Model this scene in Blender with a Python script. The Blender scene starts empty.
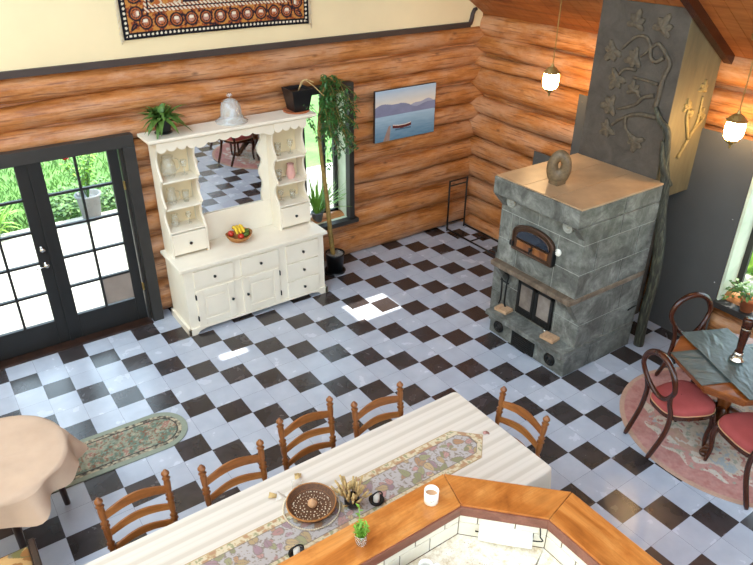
import bpy, math, random
import numpy as np
from mathutils import Vector, Matrix
random.seed(7); rng = np.random.default_rng(11)
SC = bpy.context.scene; COL = SC.collection
PI = math.pi
def R(a): return math.radians(a)
def lin(c):
    return tuple((x/12.92 if x <= .04045 else ((x+.055)/1.055)**2.4) for x in c)
def hexc(h): return lin(tuple(int(h[i:i+2], 16)/255 for i in (0, 2, 4)))

# ------------------------------------------------------------------ camera
cam = bpy.data.cameras.new('camera'); camo = bpy.data.objects.new('camera', cam); COL.objects.link(camo)
RW = Matrix(((0.820, -0.573, 0.009), (-0.274, -0.406, -0.872), (0.503, 0.712, -0.490)))
def rodr(w):
    th = w.length; k = w/th
    return Matrix.Rotation(th, 3, k)
RW = rodr(Vector((2.00970490, -0.627019275, 0.378712956)))
CW = RW.transposed() @ Matrix(((1, 0, 0), (0, -1, 0), (0, 0, -1)))
mw = CW.to_4x4(); mw.translation = Vector((-5.10388, -6.57825, 4.08813)); camo.matrix_world = mw
cam.sensor_width = 36; cam.sensor_fit = 'HORIZONTAL'; cam.lens = 673.262*36/753; cam.clip_end = 200; cam.clip_start = .05
SC.camera = camo

# ------------------------------------------------------------------ materials
MATS = {}
class NT:
    def __init__(s, name):
        s.m = bpy.data.materials.new(name); s.m.use_nodes = True; s.t = s.m.node_tree
        s.b = s.t.nodes['Principled BSDF']; s.L = s.t.links
    def n(s, t, **k):
        nd = s.t.nodes.new(t)
        for a, v in k.items(): setattr(nd, a, v)
        return nd
    def link(s, a, b): s.L.new(a, b)
    def coord(s, scale=(1, 1, 1), kind='Object', rot=(0, 0, 0)):
        c = s.n('ShaderNodeTexCoord'); m = s.n('ShaderNodeMapping')
        m.inputs['Scale'].default_value = scale; m.inputs['Rotation'].default_value = rot
        s.link(c.outputs[kind], m.inputs[0]); return m.outputs[0]
    def noise(s, vec, scale, detail=4, rough=.55, dist=0):
        n = s.n('ShaderNodeTexNoise'); n.inputs['Scale'].default_value = scale; n.inputs['Detail'].default_value = detail
        n.inputs['Roughness'].default_value = rough; n.inputs['Distortion'].default_value = dist
        s.link(vec, n.inputs['Vector']); return n.outputs['Fac']
    def ramp(s, fac, stops):
        r = s.n('ShaderNodeValToRGB'); e = r.color_ramp.elements
        while len(e) < len(stops): e.new(.5)
        for x, (p, c) in zip(e, stops): x.position = p; x.color = (*c, 1) if len(c) == 3 else c
        s.link(fac, r.inputs[0]); return r.outputs[0]
    def mix(s, fac, a, b, mode='MIX'):
        m = s.n('ShaderNodeMix', data_type='RGBA', blend_type=mode)
        for sock, v in ((m.inputs[0], fac), (m.inputs[6], a), (m.inputs[7], b)):
            if isinstance(v, (int, float)): sock.default_value = v
            elif isinstance(v, tuple): sock.default_value = (*v, 1) if len(v) == 3 else v
            else: s.link(v, sock)
        return m.outputs[2]
    def math(s, op, a, b=None, c=None):
        m = s.n('ShaderNodeMath', operation=op)
        for i, v in enumerate((a, b, c)):
            if v is None: continue
            if isinstance(v, (int, float)): m.inputs[i].default_value = v
            else: s.link(v, m.inputs[i])
        return m.outputs[0]
    def bump(s, h, strength=.3, dist=.01):
        b = s.n('ShaderNodeBump'); b.inputs['Strength'].default_value = strength; b.inputs['Distance'].default_value = dist
        s.link(h, b.inputs['Height']); s.link(b.outputs[0], s.b.inputs['Normal'])
    def set(s, color=None, rough=None, metal=None, spec=None):
        for k, v in (('Base Color', color), ('Roughness', rough), ('Metallic', metal), ('Specular IOR Level', spec)):
            if v is None: continue
            if isinstance(v, (int, float)): s.b.inputs[k].default_value = v
            elif isinstance(v, tuple): s.b.inputs[k].default_value = (*v, 1)
            else: s.link(v, s.b.inputs[k])

def flat(name, c, rough=.5, metal=0., spec=.5, var=.12, vs=6., bump=0., bs=60.):
    t = NT(name); co = t.coord()
    f = t.noise(co, vs, 5)
    a = tuple(max(0, x*(1-var)) for x in c); b = tuple(min(1, x*(1+var)) for x in c)
    t.set(t.ramp(f, [(.3, a), (.7, b)]), rough, metal, spec)
    if bump: t.bump(t.noise(co, bs, 3), bump, .004)
    MATS[name] = t.m; return t.m
def wood(name, stops, axis=0, rough=.4, stretch=9., base=1.3, fine=.25, spec=.5, bump=.08, knots=0):
    t = NT(name); sc = [stretch]*3; sc[axis] = 1.
    co = t.coord(tuple(sc)); f = t.noise(co, base, 6, .6, .6)
    col = t.ramp(f, stops)
    sf = [60.]*3; sf[axis] = 2.; g = t.noise(t.coord(tuple(sf)), 1.5, 3, .6)
    col = t.mix(fine, col, t.ramp(g, [(.3, (.25, .2, .16)), (.6, (1, 1, 1))]), 'MULTIPLY')
    if knots:
        kc = [5.]*3; kc[axis] = 2.2; v = t.n('ShaderNodeTexVoronoi'); v.inputs['Scale'].default_value = 1.; t.link(t.coord(tuple(kc)), v.inputs['Vector'])
        col = t.mix(t.ramp(v.outputs['Distance'], [(.03, (.9, .9, .9)), (.24, (0, 0, 0))]), col, hexc('4a2410'))
        col = t.mix(t.ramp(t.noise(t.coord(), 4, 6, .7), [(.52, (0, 0, 0)), (.72, (.55, .55, .55))]), col, hexc('8a4a1c'))
    t.set(col, rough, 0., spec)
    if bump: t.bump(g, bump, .003)
    MATS[name] = t.m; return t.m
def glass(name, tint=(1, 1, 1), gloss=.12, milk=0., milkc=(.9, .9, .9)):
    t = NT(name); tr = t.n('ShaderNodeBsdfTransparent'); tr.inputs[0].default_value = (*tint, 1)
    gl = t.n('ShaderNodeBsdfGlossy'); gl.inputs['Roughness'].default_value = .03
    fr = t.n('ShaderNodeLayerWeight'); fr.inputs[0].default_value = .5
    mx = t.n('ShaderNodeMixShader'); f = t.math('MULTIPLY_ADD', t.math('POWER', fr.outputs['Facing'], 4.), .5, .03+gloss*.2)
    t.link(f, mx.inputs[0]); t.link(tr.outputs[0], mx.inputs[1]); t.link(gl.outputs[0], mx.inputs[2])
    out = t.t.nodes['Material Output']; last = mx
    if milk:
        df = t.n('ShaderNodeBsdfDiffuse'); df.inputs[0].default_value = (*milkc, 1)
        m2 = t.n('ShaderNodeMixShader'); m2.inputs[0].default_value = milk
        t.link(mx.outputs[0], m2.inputs[1]); t.link(df.outputs[0], m2.inputs[2]); last = m2
    t.link(last.outputs[0], out.inputs[0]); MATS[name] = t.m; return t.m
def vcol(name, rough=.9, spec=.1, weave=300., bump=.3):
    t = NT(name); a = t.n('ShaderNodeAttribute'); a.attribute_name = 'Col'
    t.set(a.outputs['Color'], rough, 0., spec)
    if bump: t.bump(t.noise(t.coord(), weave, 2), bump, .003)
    MATS[name] = t.m; return t.m

def log_mat(name, axis):
    t = NT(name)
    s1 = [4.]*3; s1[axis] = .8; s2 = [34.]*3; s2[axis] = 1.6; s3 = [2.6]*3; s3[axis] = 1.3
    f = t.noise(t.coord(tuple(s1)), 2.2, 10, .7, .3)
    col = t.ramp(f, [(.28, hexc('78401a')), (.43, hexc('a8672f')), (.57, hexc('bf7f49')), (.74, hexc('d3a379'))])
    w = t.noise(t.coord(tuple(s3)), 1.3, 9, .7)
    col = t.mix(t.ramp(w, [(.44, (0, 0, 0)), (.62, (.5, .5, .5))]), col, hexc('cba486'))
    g = t.noise(t.coord(tuple(s2)), 1.4, 4, .6)
    col = t.mix(.65, col, t.ramp(g, [(.35, (.26, .15, .09)), (.46, (1, 1, 1))]), 'MULTIPLY')
    v = t.n('ShaderNodeTexVoronoi'); v.inputs['Scale'].default_value = 1.; s4 = [5.5]*3; s4[axis] = 2.6
    t.link(t.coord(tuple(s4)), v.inputs['Vector'])
    col = t.mix(t.ramp(v.outputs['Distance'], [(.0, (.9, .9, .9)), (.13, (0, 0, 0))]), col, hexc('4e2610'))
    t.set(col, .38, 0., .55)
    h = t.noise(t.coord(tuple([9 if i != axis else 1.6 for i in range(3)])), 1.5, 6, .6)
    t.bump(t.math('ADD', h, t.math('MULTIPLY', g, .35)), .55, .02)
    MATS[name] = t.m; return t.m
log_mat('log_along', 0); log_mat('log_across', 1)

def floor_mat():
    t = NT('checker_tiles'); T = .25
    c = t.n('ShaderNodeNewGeometry'); sp = t.n('ShaderNodeSeparateXYZ'); t.link(c.outputs['Position'], sp.inputs[0])
    u = t.math('DIVIDE', sp.outputs[0], T); v = t.math('DIVIDE', sp.outputs[1], -T)
    i = t.math('FLOOR', u); j = t.math('FLOOR', v)
    d = t.math('FLOORED_MODULO', t.math('ADD', t.math('SUBTRACT', i, j), .1), 3.)
    dark = t.math('LESS_THAN', d, .6)
    cx = t.n('ShaderNodeCombineXYZ'); t.link(i, cx.inputs[0]); t.link(j, cx.inputs[1])
    wn = t.n('ShaderNodeTexWhiteNoise', noise_dimensions='3D'); t.link(cx.outputs[0], wn.inputs[0])
    vm = t.n('ShaderNodeVectorMath', operation='ADD'); t.link(c.outputs['Position'], vm.inputs[0]); t.link(wn.outputs['Color'], vm.inputs[1])
    cl = t.noise(vm.outputs[0], 5, 4, .5, .3)
    lt = t.ramp(cl, [(.25, hexc('a7adba')), (.5, hexc('b2b8c4')), (.75, hexc('bec3cd'))])
    lt = t.mix(t.math('MULTIPLY', wn.outputs['Value'], .25), lt, hexc('949baa'))
    dk = t.ramp(cl, [(.3, hexc('2c2624')), (.7, hexc('40393a'))])
    col = t.mix(dark, lt, dk)
    fu = t.math('ABSOLUTE', t.math('SUBTRACT', t.math('FRACT', u), .5)); fv = t.math('ABSOLUTE', t.math('SUBTRACT', t.math('FRACT', v), .5))
    gr = t.math('GREATER_THAN', t.math('MAXIMUM', fu, fv), .5-.0045)
    col = t.mix(gr, col, hexc('70737c'))
    t.set(col, t.math('MULTIPLY_ADD', cl, .06, .235), 0., .8)
    t.bump(t.math('SUBTRACT', t.math('MULTIPLY', cl, .06), gr), .1, .003)
    MATS['tiles'] = t.m
floor_mat()

wood('pine_planks', [(.3, hexc('733a14')), (.5, hexc('965423')), (.7, hexc('b06d38'))], 1, .5, 7.)
wood('oak', [(.3, hexc('4f290f')), (.5, hexc('7d481f')), (.7, hexc('9c6633'))], 2, .38)
wood('oak_slat', [(.3, hexc('653714')), (.5, hexc('905626')), (.7, hexc('b0773f'))], 0, .38)
wood('bar_wood', [(.25, hexc('86481a')), (.42, hexc('b46a2d')), (.58, hexc('cb8441')), (.78, hexc('dba062'))], 0, .3, 3.5, 2.6, .25, knots=1)
wood('red_edge', [(.3, hexc('6e4233')), (.7, hexc('8e5b48'))], 0, .5)
wood('mahogany', [(.3, hexc('2a120b')), (.6, hexc('48200f')), (.8, hexc('5e2c16'))], 2, .25)
wood('table_rim', [(.3, hexc('6a3413')), (.6, hexc('8f4f20')), (.8, hexc('a9662e'))], 0, .28)
wood('carved_leg', [(.3, hexc('33180b')), (.6, hexc('5c3216')), (.8, hexc('7c4a22'))], 2, .3)
wood('dark_leg', [(.3, hexc('22130c')), (.7, hexc('3d2416'))], 2, .4)
flat('cream_plaster', hexc('e4cfa4'), .8, var=.06, vs=1.2)
flat('trim_dark', hexc('3a2c26'), .6)
flat('black_paint', hexc('141312'), .5, var=.25)
flat('casing_dark', hexc('2a2724'), .5, var=.2)
flat('white_paint', hexc('e9dfcb'), .45, var=.05, vs=3)
flat('shelf_inner', hexc('dcc8a2'), .5, var=.06)
flat('black_knob', hexc('101010'), .25)
flat('chrome', hexc('c9c6c0'), .18, 1.)
flat('brass', hexc('a58850'), .4, .6)
flat('iron', hexc('1a1918'), .45, .4)
flat('brown_iron', hexc('4a3324'), .42, .4)
flat('panel_grey', hexc('4d4c4a'), .6, .0, var=.06, vs=3)
flat('black_pot', hexc('141517'), .32)
flat('gravel', hexc('9a978f'), .9, var=.5, vs=90, bump=.8)
flat('soil', hexc('2e2219'), .95, var=.3, vs=60)
flat('terracotta', hexc('b5673c'), .75, var=.12)
flat('leaf_green', hexc('4d6e2c'), .5, var=.3, vs=14)
flat('leaf_dark', hexc('3f6a30'), .45, var=.35, vs=14)
flat('leaf_fresh', hexc('79a83a'), .5, var=.25, vs=14)
flat('leaf_lawn', hexc('5d8240'), .8, var=.3, vs=3)
def leafmat(name, c, tr):
    t = NT(name); f = t.noise(t.coord(), 4, 4); col = t.ramp(f, [(.3, tuple(x*.75 for x in c)), (.7, tuple(min(1, x*1.2) for x in c))])
    t.set(col, .6, 0., .3); tl = t.n('ShaderNodeBsdfTranslucent'); t.link(col, tl.inputs[0]); mx = t.n('ShaderNodeMixShader'); mx.inputs[0].default_value = tr
    t.link(t.b.outputs[0], mx.inputs[1]); t.link(tl.outputs[0], mx.inputs[2]); t.link(mx.outputs[0], t.t.nodes['Material Output'].inputs[0]); MATS[name] = t.m
leafmat('garden_leaf', hexc('a5d04e'), .5)
flat('trunk', hexc('8a7038'), .7, var=.3, vs=20, bump=.3)
flat('red_velvet', hexc('a54e4b'), .8, var=.12, vs=5, spec=.2, bump=.15, bs=200)
flat('tan_top', hexc('a88a68'), .45, var=.18, vs=4)
flat('mortar', hexc('9c9d95'), .8)
flat('cardboard', hexc('8d8076'), .7, var=.12)
flat('white_ceramic', hexc('f1ece0'), .25, var=.03)
flat('paper', hexc('f4f2ec'), .9, var=.03)
flat('tile_white', hexc('e4dcc9'), .2, var=.04)
flat('tile_grout', hexc('6b6053'), .9)
flat('wicker', hexc('a9713a'), .7, var=.3, vs=60, bump=.8, bs=160)
flat('wicker_dark', hexc('5d3a20'), .65, var=.35, vs=70, bump=.8, bs=160)
flat('bead', hexc('d8c9ae'), .5)
flat('banana', hexc('e2bb2b'), .5, var=.12)
flat('apple', hexc('b8331f'), .35, var=.25)
flat('orange', hexc('de7423'), .5, var=.1)
flat('avocado', hexc('56702a'), .5, var=.25)
flat('gourd_tan', hexc('c99a70'), .6, var=.12)
flat('straw', hexc('c2a46e'), .8, var=.2, vs=30)
flat('deck_boards_far', hexc('d9d3c8'), .7)
flat('grey_pot', hexc('6e7073'), .6)
flat('red_petal', hexc('c2302f'), .6)
flat('stone_bird', hexc('66533a'), .5, var=.35, vs=40)
flat('blanket', hexc('bea48e'), .95, var=.08, vs=4, spec=.05, bump=.5, bs=220)
flat('pale_reveal', hexc('cdd4b9'), .6)
flat('bluegrey_cloth', hexc('4a5553'), .7, var=.15, vs=8, bump=.3, bs=120)
flat('brick_tan', hexc('b48f6d'), .85, var=.2, vs=30)
flat('grout_black', hexc('0c0c0c'), .7)
glass('pane', (.97, .99, .98), .08)
glass('clear', (.975, .98, .97), .10, .10, (.86, .86, .80))
glass('cloche_glass', (.95, .96, .96), .12, .20, (.80, .82, .80))
glass('sheer', (.95, .93, .9), .05, .35, (.85, .8, .72))
t = NT('mirror'); t.set((.86, .88, .88), .015, 1.); MATS['mirror'] = t.m
# soapstone
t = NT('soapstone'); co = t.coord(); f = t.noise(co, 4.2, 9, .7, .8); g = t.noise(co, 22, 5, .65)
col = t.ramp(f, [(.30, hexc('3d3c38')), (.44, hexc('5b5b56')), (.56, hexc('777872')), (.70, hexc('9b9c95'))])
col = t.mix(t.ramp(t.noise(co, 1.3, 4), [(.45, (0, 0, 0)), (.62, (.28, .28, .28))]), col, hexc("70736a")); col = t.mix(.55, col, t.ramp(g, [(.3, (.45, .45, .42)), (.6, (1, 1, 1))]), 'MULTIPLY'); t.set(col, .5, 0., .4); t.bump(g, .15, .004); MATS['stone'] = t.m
t = NT('ledge_stone'); co = t.coord((1, 2, 1)); f = t.noise(co, 6, 8, .65, 1.)
t.set(t.ramp(f, [(.3, hexc('4a3d31')), (.55, hexc('6c5c4c')), (.75, hexc('85786a'))]), .5); MATS['ledge'] = t.m
# chimney stucco
t = NT('stucco'); co = t.coord(); f = t.noise(co, 5, 8, .7, .5); g = t.noise(co, 45, 6, .7)
t.set(t.ramp(f, [(.3, hexc('443d36')), (.7, hexc('5b534a'))]), .85, 0., .25)
t.bump(t.math('ADD', t.math('MULTIPLY', f, 1.5), g), .5, .012); MATS['stucco'] = t.m
t = NT('vine_relief'); f = t.noise(t.coord(), 25, 6, .6)
t.set(t.ramp(f, [(.3, hexc('453d33')), (.7, hexc('665a49'))]), .7, 0., .3); t.bump(f, .4, .006); MATS['vine'] = t.m
t = NT('vine_limb'); f = t.noise(t.coord((6, 6, 1)), 8, 6, .6)
t.set(t.ramp(f, [(.3, hexc('201f1a')), (.5, hexc('38372e')), (.72, hexc('62634f'))]), .6, 0., .3); t.bump(f, .5, .01); MATS['limb'] = t.m
t = NT('tan_relief'); f = t.noise(t.coord(), 20, 6, .6)
t.set(t.ramp(f, [(.3, hexc('70603c')), (.7, hexc('94804f'))]), .7, 0., .3); MATS['tanvine'] = t.m  # side copy of the vine relief, lantern warmth put into its colour
t = NT('stucco_lamplit'); f = t.noise(t.coord((3, 3, .6)), 3, 6, .6)
t.set(t.ramp(f, [(.3, hexc('5c523c')), (.7, hexc('766a4c'))]), .75, 0., .3); MATS['stucco_lit'] = t.m  # stucco of the side face with the lantern's warm light in its colour
# granite
t = NT('speckled_counter'); co = t.coord(); v = t.n('ShaderNodeTexVoronoi'); v.inputs['Scale'].default_value = 70; t.link(co, v.inputs['Vector'])
f = t.noise(co, 25, 6, .7)
c = t.ramp(f, [(.35, hexc('cdb898')), (.5, hexc('e8dcc6')), (.7, hexc('f2ebdd'))])
c = t.mix(t.ramp(v.outputs['Distance'], [(.10, (1, 1, 1)), (.2, (0, 0, 0))]), c, t.ramp(t.noise(co, 9, 2), [(.45, hexc('e8dcc6')), (.6, hexc('7a5b41'))]))
t.set(c, .2); MATS['granite'] = t.m
# tablecloth with darker stripes running along the table
t = NT('striped_cloth'); g = t.n('ShaderNodeTexCoord'); sp = t.n('ShaderNodeSeparateXYZ'); t.link(g.outputs['Object'], sp.inputs[0])
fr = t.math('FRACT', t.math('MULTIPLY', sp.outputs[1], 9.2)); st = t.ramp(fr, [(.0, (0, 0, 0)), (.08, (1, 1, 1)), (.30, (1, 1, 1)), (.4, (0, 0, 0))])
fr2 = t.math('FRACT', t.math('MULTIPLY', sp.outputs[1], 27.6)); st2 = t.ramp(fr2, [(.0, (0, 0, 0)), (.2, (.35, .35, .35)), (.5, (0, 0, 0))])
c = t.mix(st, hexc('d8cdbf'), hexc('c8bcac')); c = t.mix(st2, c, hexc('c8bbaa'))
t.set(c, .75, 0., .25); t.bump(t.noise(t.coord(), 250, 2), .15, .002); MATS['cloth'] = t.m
# deck
t = NT('deck_boards'); g = t.n('ShaderNodeNewGeometry'); sp = t.n('ShaderNodeSeparateXYZ'); t.link(g.outputs['Position'], sp.inputs[0])
fy = t.math('FRACT', t.math('MULTIPLY', sp.outputs[1], 7.)); gp = t.math('LESS_THAN', fy, .06)
c = t.mix(gp, t.ramp(t.noise(t.coord((.6, 9, 1)), 2, 5), [(.3, hexc('9d958a')), (.7, hexc('bab3a8'))]), hexc('8b837a')); t.set(c, .7); MATS['deck'] = t.m
t = NT('lawn_ground'); f = t.noise(t.coord(), 3, 8, .7)
t.set(t.ramp(f, [(.3, hexc('41662a')), (.7, hexc('688f45'))]), .9); MATS['lawn'] = t.m
t = NT('lamp_globe'); t.b.inputs['Emission Color'].default_value = (1, .66, .32, 1); t.b.inputs['Emission Strength'].default_value = 60; t.set((1, .95, .85), .3); MATS['globe'] = t.m
for nm in ('wallrug', 'runner', 'painting', 'roundrug', 'mat', 'leaffabric'): vcol(nm, weave={'painting': 200}.get(nm, 260), bump=.1 if nm == 'painting' else .4)

# ------------------------------------------------------------------ mesh builder
WLOC = {}
class MB:
    def __init__(s): s.v = []; s.f = []; s.sm = []; s.mi = []; s.m = 0
    def _add(s, vs, fs, smooth=False):
        o = len(s.v); s.v += [tuple(v) for v in vs]
        for f in fs: s.f.append(tuple(o+i for i in f)); s.sm.append(smooth); s.mi.append(s.m)
        return s
    def box(s, x0, x1, y0, y1, z0, z1, M=None):
        vs = [Vector((x, y, z)) for z in (z0, z1) for y in (y0, y1) for x in (x0, x1)]
        if M is not None: vs = [M @ v for v in vs]
        return s._add(vs, [(0, 2, 3, 1), (4, 5, 7, 6), (0, 1, 5, 4), (2, 6, 7, 3), (0, 4, 6, 2), (1, 3, 7, 5)])
    def prism(s, pts, axis, a, b):
        """polygon pts in the two other axes, extruded along axis from a to b"""
        n = len(pts)
        def mk(p, c):
            return {'x': (c, p[0], p[1]), 'y': (p[0], c, p[1]), 'z': (p[0], p[1], c)}[axis]
        vs = [mk(p, a) for p in pts]+[mk(p, b) for p in pts]
        fs = [tuple(range(n))[::-1], tuple(range(n, 2*n))]+[(i, (i+1) % n, n+(i+1) % n, n+i) for i in range(n)]
        return s._add(vs, fs)
    def lathe(s, prof, c=(0, 0, 0), n=24, M=None, caps=True, smooth=True):
        vs = []; fs = []; m = len(prof)
        for r, z in prof:
            for k in range(n):
                a = 2*PI*k/n; vs.append(Vector((c[0]+r*math.cos(a), c[1]+r*math.sin(a), c[2]+z)))
        for i in range(m-1):
            for k in range(n): fs.append((i*n+k, i*n+(k+1) % n, (i+1)*n+(k+1) % n, (i+1)*n+k))
        if M is not None: vs = [M @ v for v in vs]
        s._add(vs, fs, smooth)
        if caps:
            o = len(s.v)-len(vs)
            if prof[0][0] > 1e-4: s.f.append(tuple(o+k for k in range(n))[::-1]); s.sm.append(False); s.mi.append(s.m)
            if prof[-1][0] > 1e-4: s.f.append(tuple(o+(m-1)*n+k for k in range(n))); s.sm.append(False); s.mi.append(s.m)
        return s
    def tube(s, pts, rad, n=8, closed=False, flat=1., up=None):
        P = [Vector(p) for p in pts]; k = len(P)
        if not isinstance(rad, (list, tuple)): rad = [rad]*k
        vs = []; prev = None
        for i in range(k):
            if closed: d = P[(i+1) % k]-P[i-1]
            else: d = P[min(i+1, k-1)]-P[max(i-1, 0)]
            d.normalize()
            ref = prev if prev is not None else (Vector(up) if up else (Vector((0, 0, 1)) if abs(d.z) < .9 else Vector((1, 0, 0))))
            a = (ref-d*ref.dot(d)); a.normalize(); b = d.cross(a); prev = a
            for j in range(n):
                t = 2*PI*j/n; vs.append(P[i]+a*(rad[i]*math.cos(t))+b*(rad[i]*flat*math.sin(t)))
        fs = []
        for i in range(k if closed else k-1):
            for j in range(n):
                q = (i+1) % k; fs.append((i*n+j, i*n+(j+1) % n, q*n+(j+1) % n, q*n+j))
        o = len(s.v); s._add(vs, fs, True)
        if not closed:
            s.f.append(tuple(o+j for j in range(n))[::-1]); s.sm.append(True); s.mi.append(s.m)
            s.f.append(tuple(o+(k-1)*n+j for j in range(n))); s.sm.append(True); s.mi.append(s.m)
        return s
    def cyl(s, a, b, r0, r1=None, n=12): return s.tube([a, b], [r0, r0 if r1 is None else r1], n)
    def ball(s, c, r, sc=(1, 1, 1), n=14):
        m = max(6, n//2)
        prof = [(math.sin(PI*i/m), -math.cos(PI*i/m)) for i in range(m+1)]
        M = Matrix.Translation(c) @ Matrix.Diagonal((r*sc[0], r*sc[1], r*sc[2], 1))
        return s.lathe([(max(p, 1e-5), z) for p, z in prof], (0, 0, 0), n, M, False)
    def leaf(s, p, d, L, w, up=(0, 0, 1), droop=0., seg=3):
        p = Vector(p); d = Vector(d).normalized(); up = Vector(up)
        sd = d.cross(up)
        if sd.length < 1e-3: sd = d.cross(Vector((1, 0, 0)))
        sd.normalize(); nn = sd.cross(d); vs = []; fs = []
        for i in range(seg+1):
            t = i/seg; ww = w*.5*max(.06, math.sin(PI*min(1, .12+.88*t))**.8)
            c = p+d*(L*t)-Vector((0, 0, 1))*(droop*L*t*t)
            vs += [c-sd*ww+nn*ww*.3, c, c+sd*ww+nn*ww*.3]
        for i in range(seg):
            a = i*3; fs += [(a, a+1, a+4, a+3), (a+1, a+2, a+5, a+4)]
        return s._add(vs, fs, True)
    def grid(s, fn, nx, ny, smooth=True):
        vs = [fn(i/nx, j/ny) for j in range(ny+1) for i in range(nx+1)]
        fs = [(j*(nx+1)+i, j*(nx+1)+i+1, (j+1)*(nx+1)+i+1, (j+1)*(nx+1)+i) for j in range(ny) for i in range(nx)]
        return s._add(vs, fs, smooth)
    def build(s, name, mat, parent=None, bevel=0., world=True, subsurf=0, solid=0., cols=None):
        me = bpy.data.meshes.new(name); off = Vector((0, 0, 0))
        if parent is not None and world: off = WLOC[parent.name]
        me.from_pydata([(v[0]-off[0], v[1]-off[1], v[2]-off[2]) for v in s.v], [], s.f)
        me.polygons.foreach_set('use_smooth', s.sm)
        mats = mat if isinstance(mat, (list, tuple)) else [mat]
        for m in mats: me.materials.append(MATS[m])
        if len(mats) > 1: me.polygons.foreach_set('material_index', s.mi)
        if cols is not None:
            ca = me.color_attributes.new('Col', 'FLOAT_COLOR', 'POINT')
            ca.data.foreach_set('color', np.asarray(cols, np.float32).ravel())
        me.update()
        o = bpy.data.objects.new(name, me); COL.objects.link(o)
        if parent is not None: o.parent = parent
        WLOC[o.name] = off.copy()
        if solid: md = o.modifiers.new('solid', 'SOLIDIFY'); md.thickness = solid; md.offset = -1
        if subsurf: md = o.modifiers.new('sub', 'SUBSURF'); md.levels = md.render_levels = subsurf
        if bevel: md = o.modifiers.new('bev', 'BEVEL'); md.width = bevel; md.segments = 2; md.limit_method = 'ANGLE'; md.harden_normals = False
        return o
def thing(name, label, cat, loc=(0, 0, 0), rz=0., group=None):
    o = bpy.data.objects.new(name, None); o.empty_display_size = .1; COL.objects.link(o)
    o.location = loc; o.rotation_euler = (0, 0, rz); o['label'] = label; o['category'] = cat
    if group: o['group'] = group
    WLOC[o.name] = Vector(loc); return o
def tag(o, label, cat, group=None, kind=None):
    o['label'] = label; o['category'] = cat
    if group: o['group'] = group
    if kind: o['kind'] = kind
    return o
def recenter(o):
    """put the origin of a one-mesh thing at the middle of its underside"""
    me = o.data; n = len(me.vertices); a = np.empty(n*3, np.float32); me.vertices.foreach_get('co', a); a = a.reshape(-1, 3)
    c = np.array([(a[:, 0].min()+a[:, 0].max())/2, (a[:, 1].min()+a[:, 1].max())/2, a[:, 2].min()], np.float32)
    me.vertices.foreach_set('co', (a-c).ravel()); o.location = Vector(o.location)+Vector([float(x) for x in c]); return o
def struct(o, label=None, cat=None):
    o['kind'] = 'structure'
    if label: o['label'] = label
    if cat: o['category'] = cat
    return o
def dup(root, loc, rz=None, label=None, group=None):
    r = root.copy(); COL.objects.link(r); r.location = loc
    if rz is not None: r.rotation_euler = (0, 0, rz)
    if label: r['label'] = label
    if group: r['group'] = group
    for ch in list(root.children):
        c = ch.copy(); COL.objects.link(c); c.parent = r
        for g in list(ch.children):
            d = g.copy(); COL.objects.link(d); d.parent = c
    return r
def smooth_path(pts, k=6):
    P = [Vector(p) for p in pts]; out = []
    for i in range(len(P)-1):
        p0 = P[max(i-1, 0)]; p1 = P[i]; p2 = P[i+1]; p3 = P[min(i+2, len(P)-1)]
        for j in range(k):
            t = j/k; out.append(.5*((2*p1)+(p2-p0)*t+(2*p0-5*p1+4*p2-p3)*t*t+(3*p1-p0-3*p2+p3)*t*t*t))
    out.append(P[-1]); return out

# ------------------------------------------------------------------ log walls
def add_log(m, axis, a0, a1, zc, r, front, seed, flip=1):
    """log along axis; front = coordinate of its room-side face; flip=+1: body lies on the + side"""
    r_ = random.Random(seed); n = 20; L = a1-a0; k = max(2, int(L/.08))
    ph = [r_.uniform(0, 6.28) for _ in range(8)]; tp = r_.choice((-1, 1))*.02
    vs = []
    for i in range(k+1):
        a = a0+L*i/k
        rr = r*(1+.035*math.sin(a*1.7+ph[0])+.022*math.sin(a*4.3+ph[1])+.012*math.sin(a*9.1+ph[3])+tp*(a-a0-L/2)/3)
        dz = .014*math.sin(a*1.1+ph[2])+.008*math.sin(a*3.1+ph[3]); dn = .012*math.sin(a*1.3+ph[4])
        for j in range(n):
            t = 2*PI*j/n; q = rr*(1+.018*math.sin(3*t+ph[5]+a*.8)+.012*math.sin(5*t+ph[6]-a*1.9)+.008*math.sin(7*a+2*t+ph[7]))
            w = front+flip*(r+dn)-flip*q*.93*math.cos(t); z = zc+dz+q*math.sin(t)
            vs.append((a, w, z) if axis == 0 else (w, a, z))
    fs = [(i*n+j, i*n+(j+1) % n, (i+1)*n+(j+1) % n, (i+1)*n+j) for i in range(k) for j in range(n)]
    fs += [tuple(range(n)), tuple(range(k*n, k*n+n))]
    m._add(vs, fs, True)
ZB = [-.02, .387, .663, .974, 1.232, 1.524, 1.753, 2.027, 2.256, 2.502, 2.75]
m = MB()
DX0, DX1, DZ = -5.16, -3.47, 2.05          # door opening
WX0, WX1, WZ0, WZ1 = -1.47, -.84, .60, 2.24  # window opening
for i in range(len(ZB)-1):
    z0, z1 = ZB[i], ZB[i+1]; zc = (z0+z1)/2; r = (z1-z0)/2*.965
    cuts = []
    if z0 < DZ-.1: cuts.append((DX0, DX1))
    if z1 > WZ0+.12 and z0 < WZ1-.08: cuts.append((WX0, WX1))
    a = -7.2
    for c0, c1 in cuts+[(1.46, None)]:
        add_log(m, 0, a, c0, zc, r, .10, 31*i+7)
        a = c1
m.box(-7.2, DX0, .22, .36, -.02, 2.75); m.box(DX1, WX0, .22, .36, -.02, 2.75); m.box(WX1, 1.5, .22, .36, -.02, 2.75)
m.box(DX0, DX1, .22, .36, DZ+.05, 2.75); m.box(WX0, WX1, .22, .36, -.02, WZ0-.05); m.box(WX0, WX1, .22, .36, WZ1+.05, 2.75)
struct(m.build('wall_back', 'log_along'))
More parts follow.
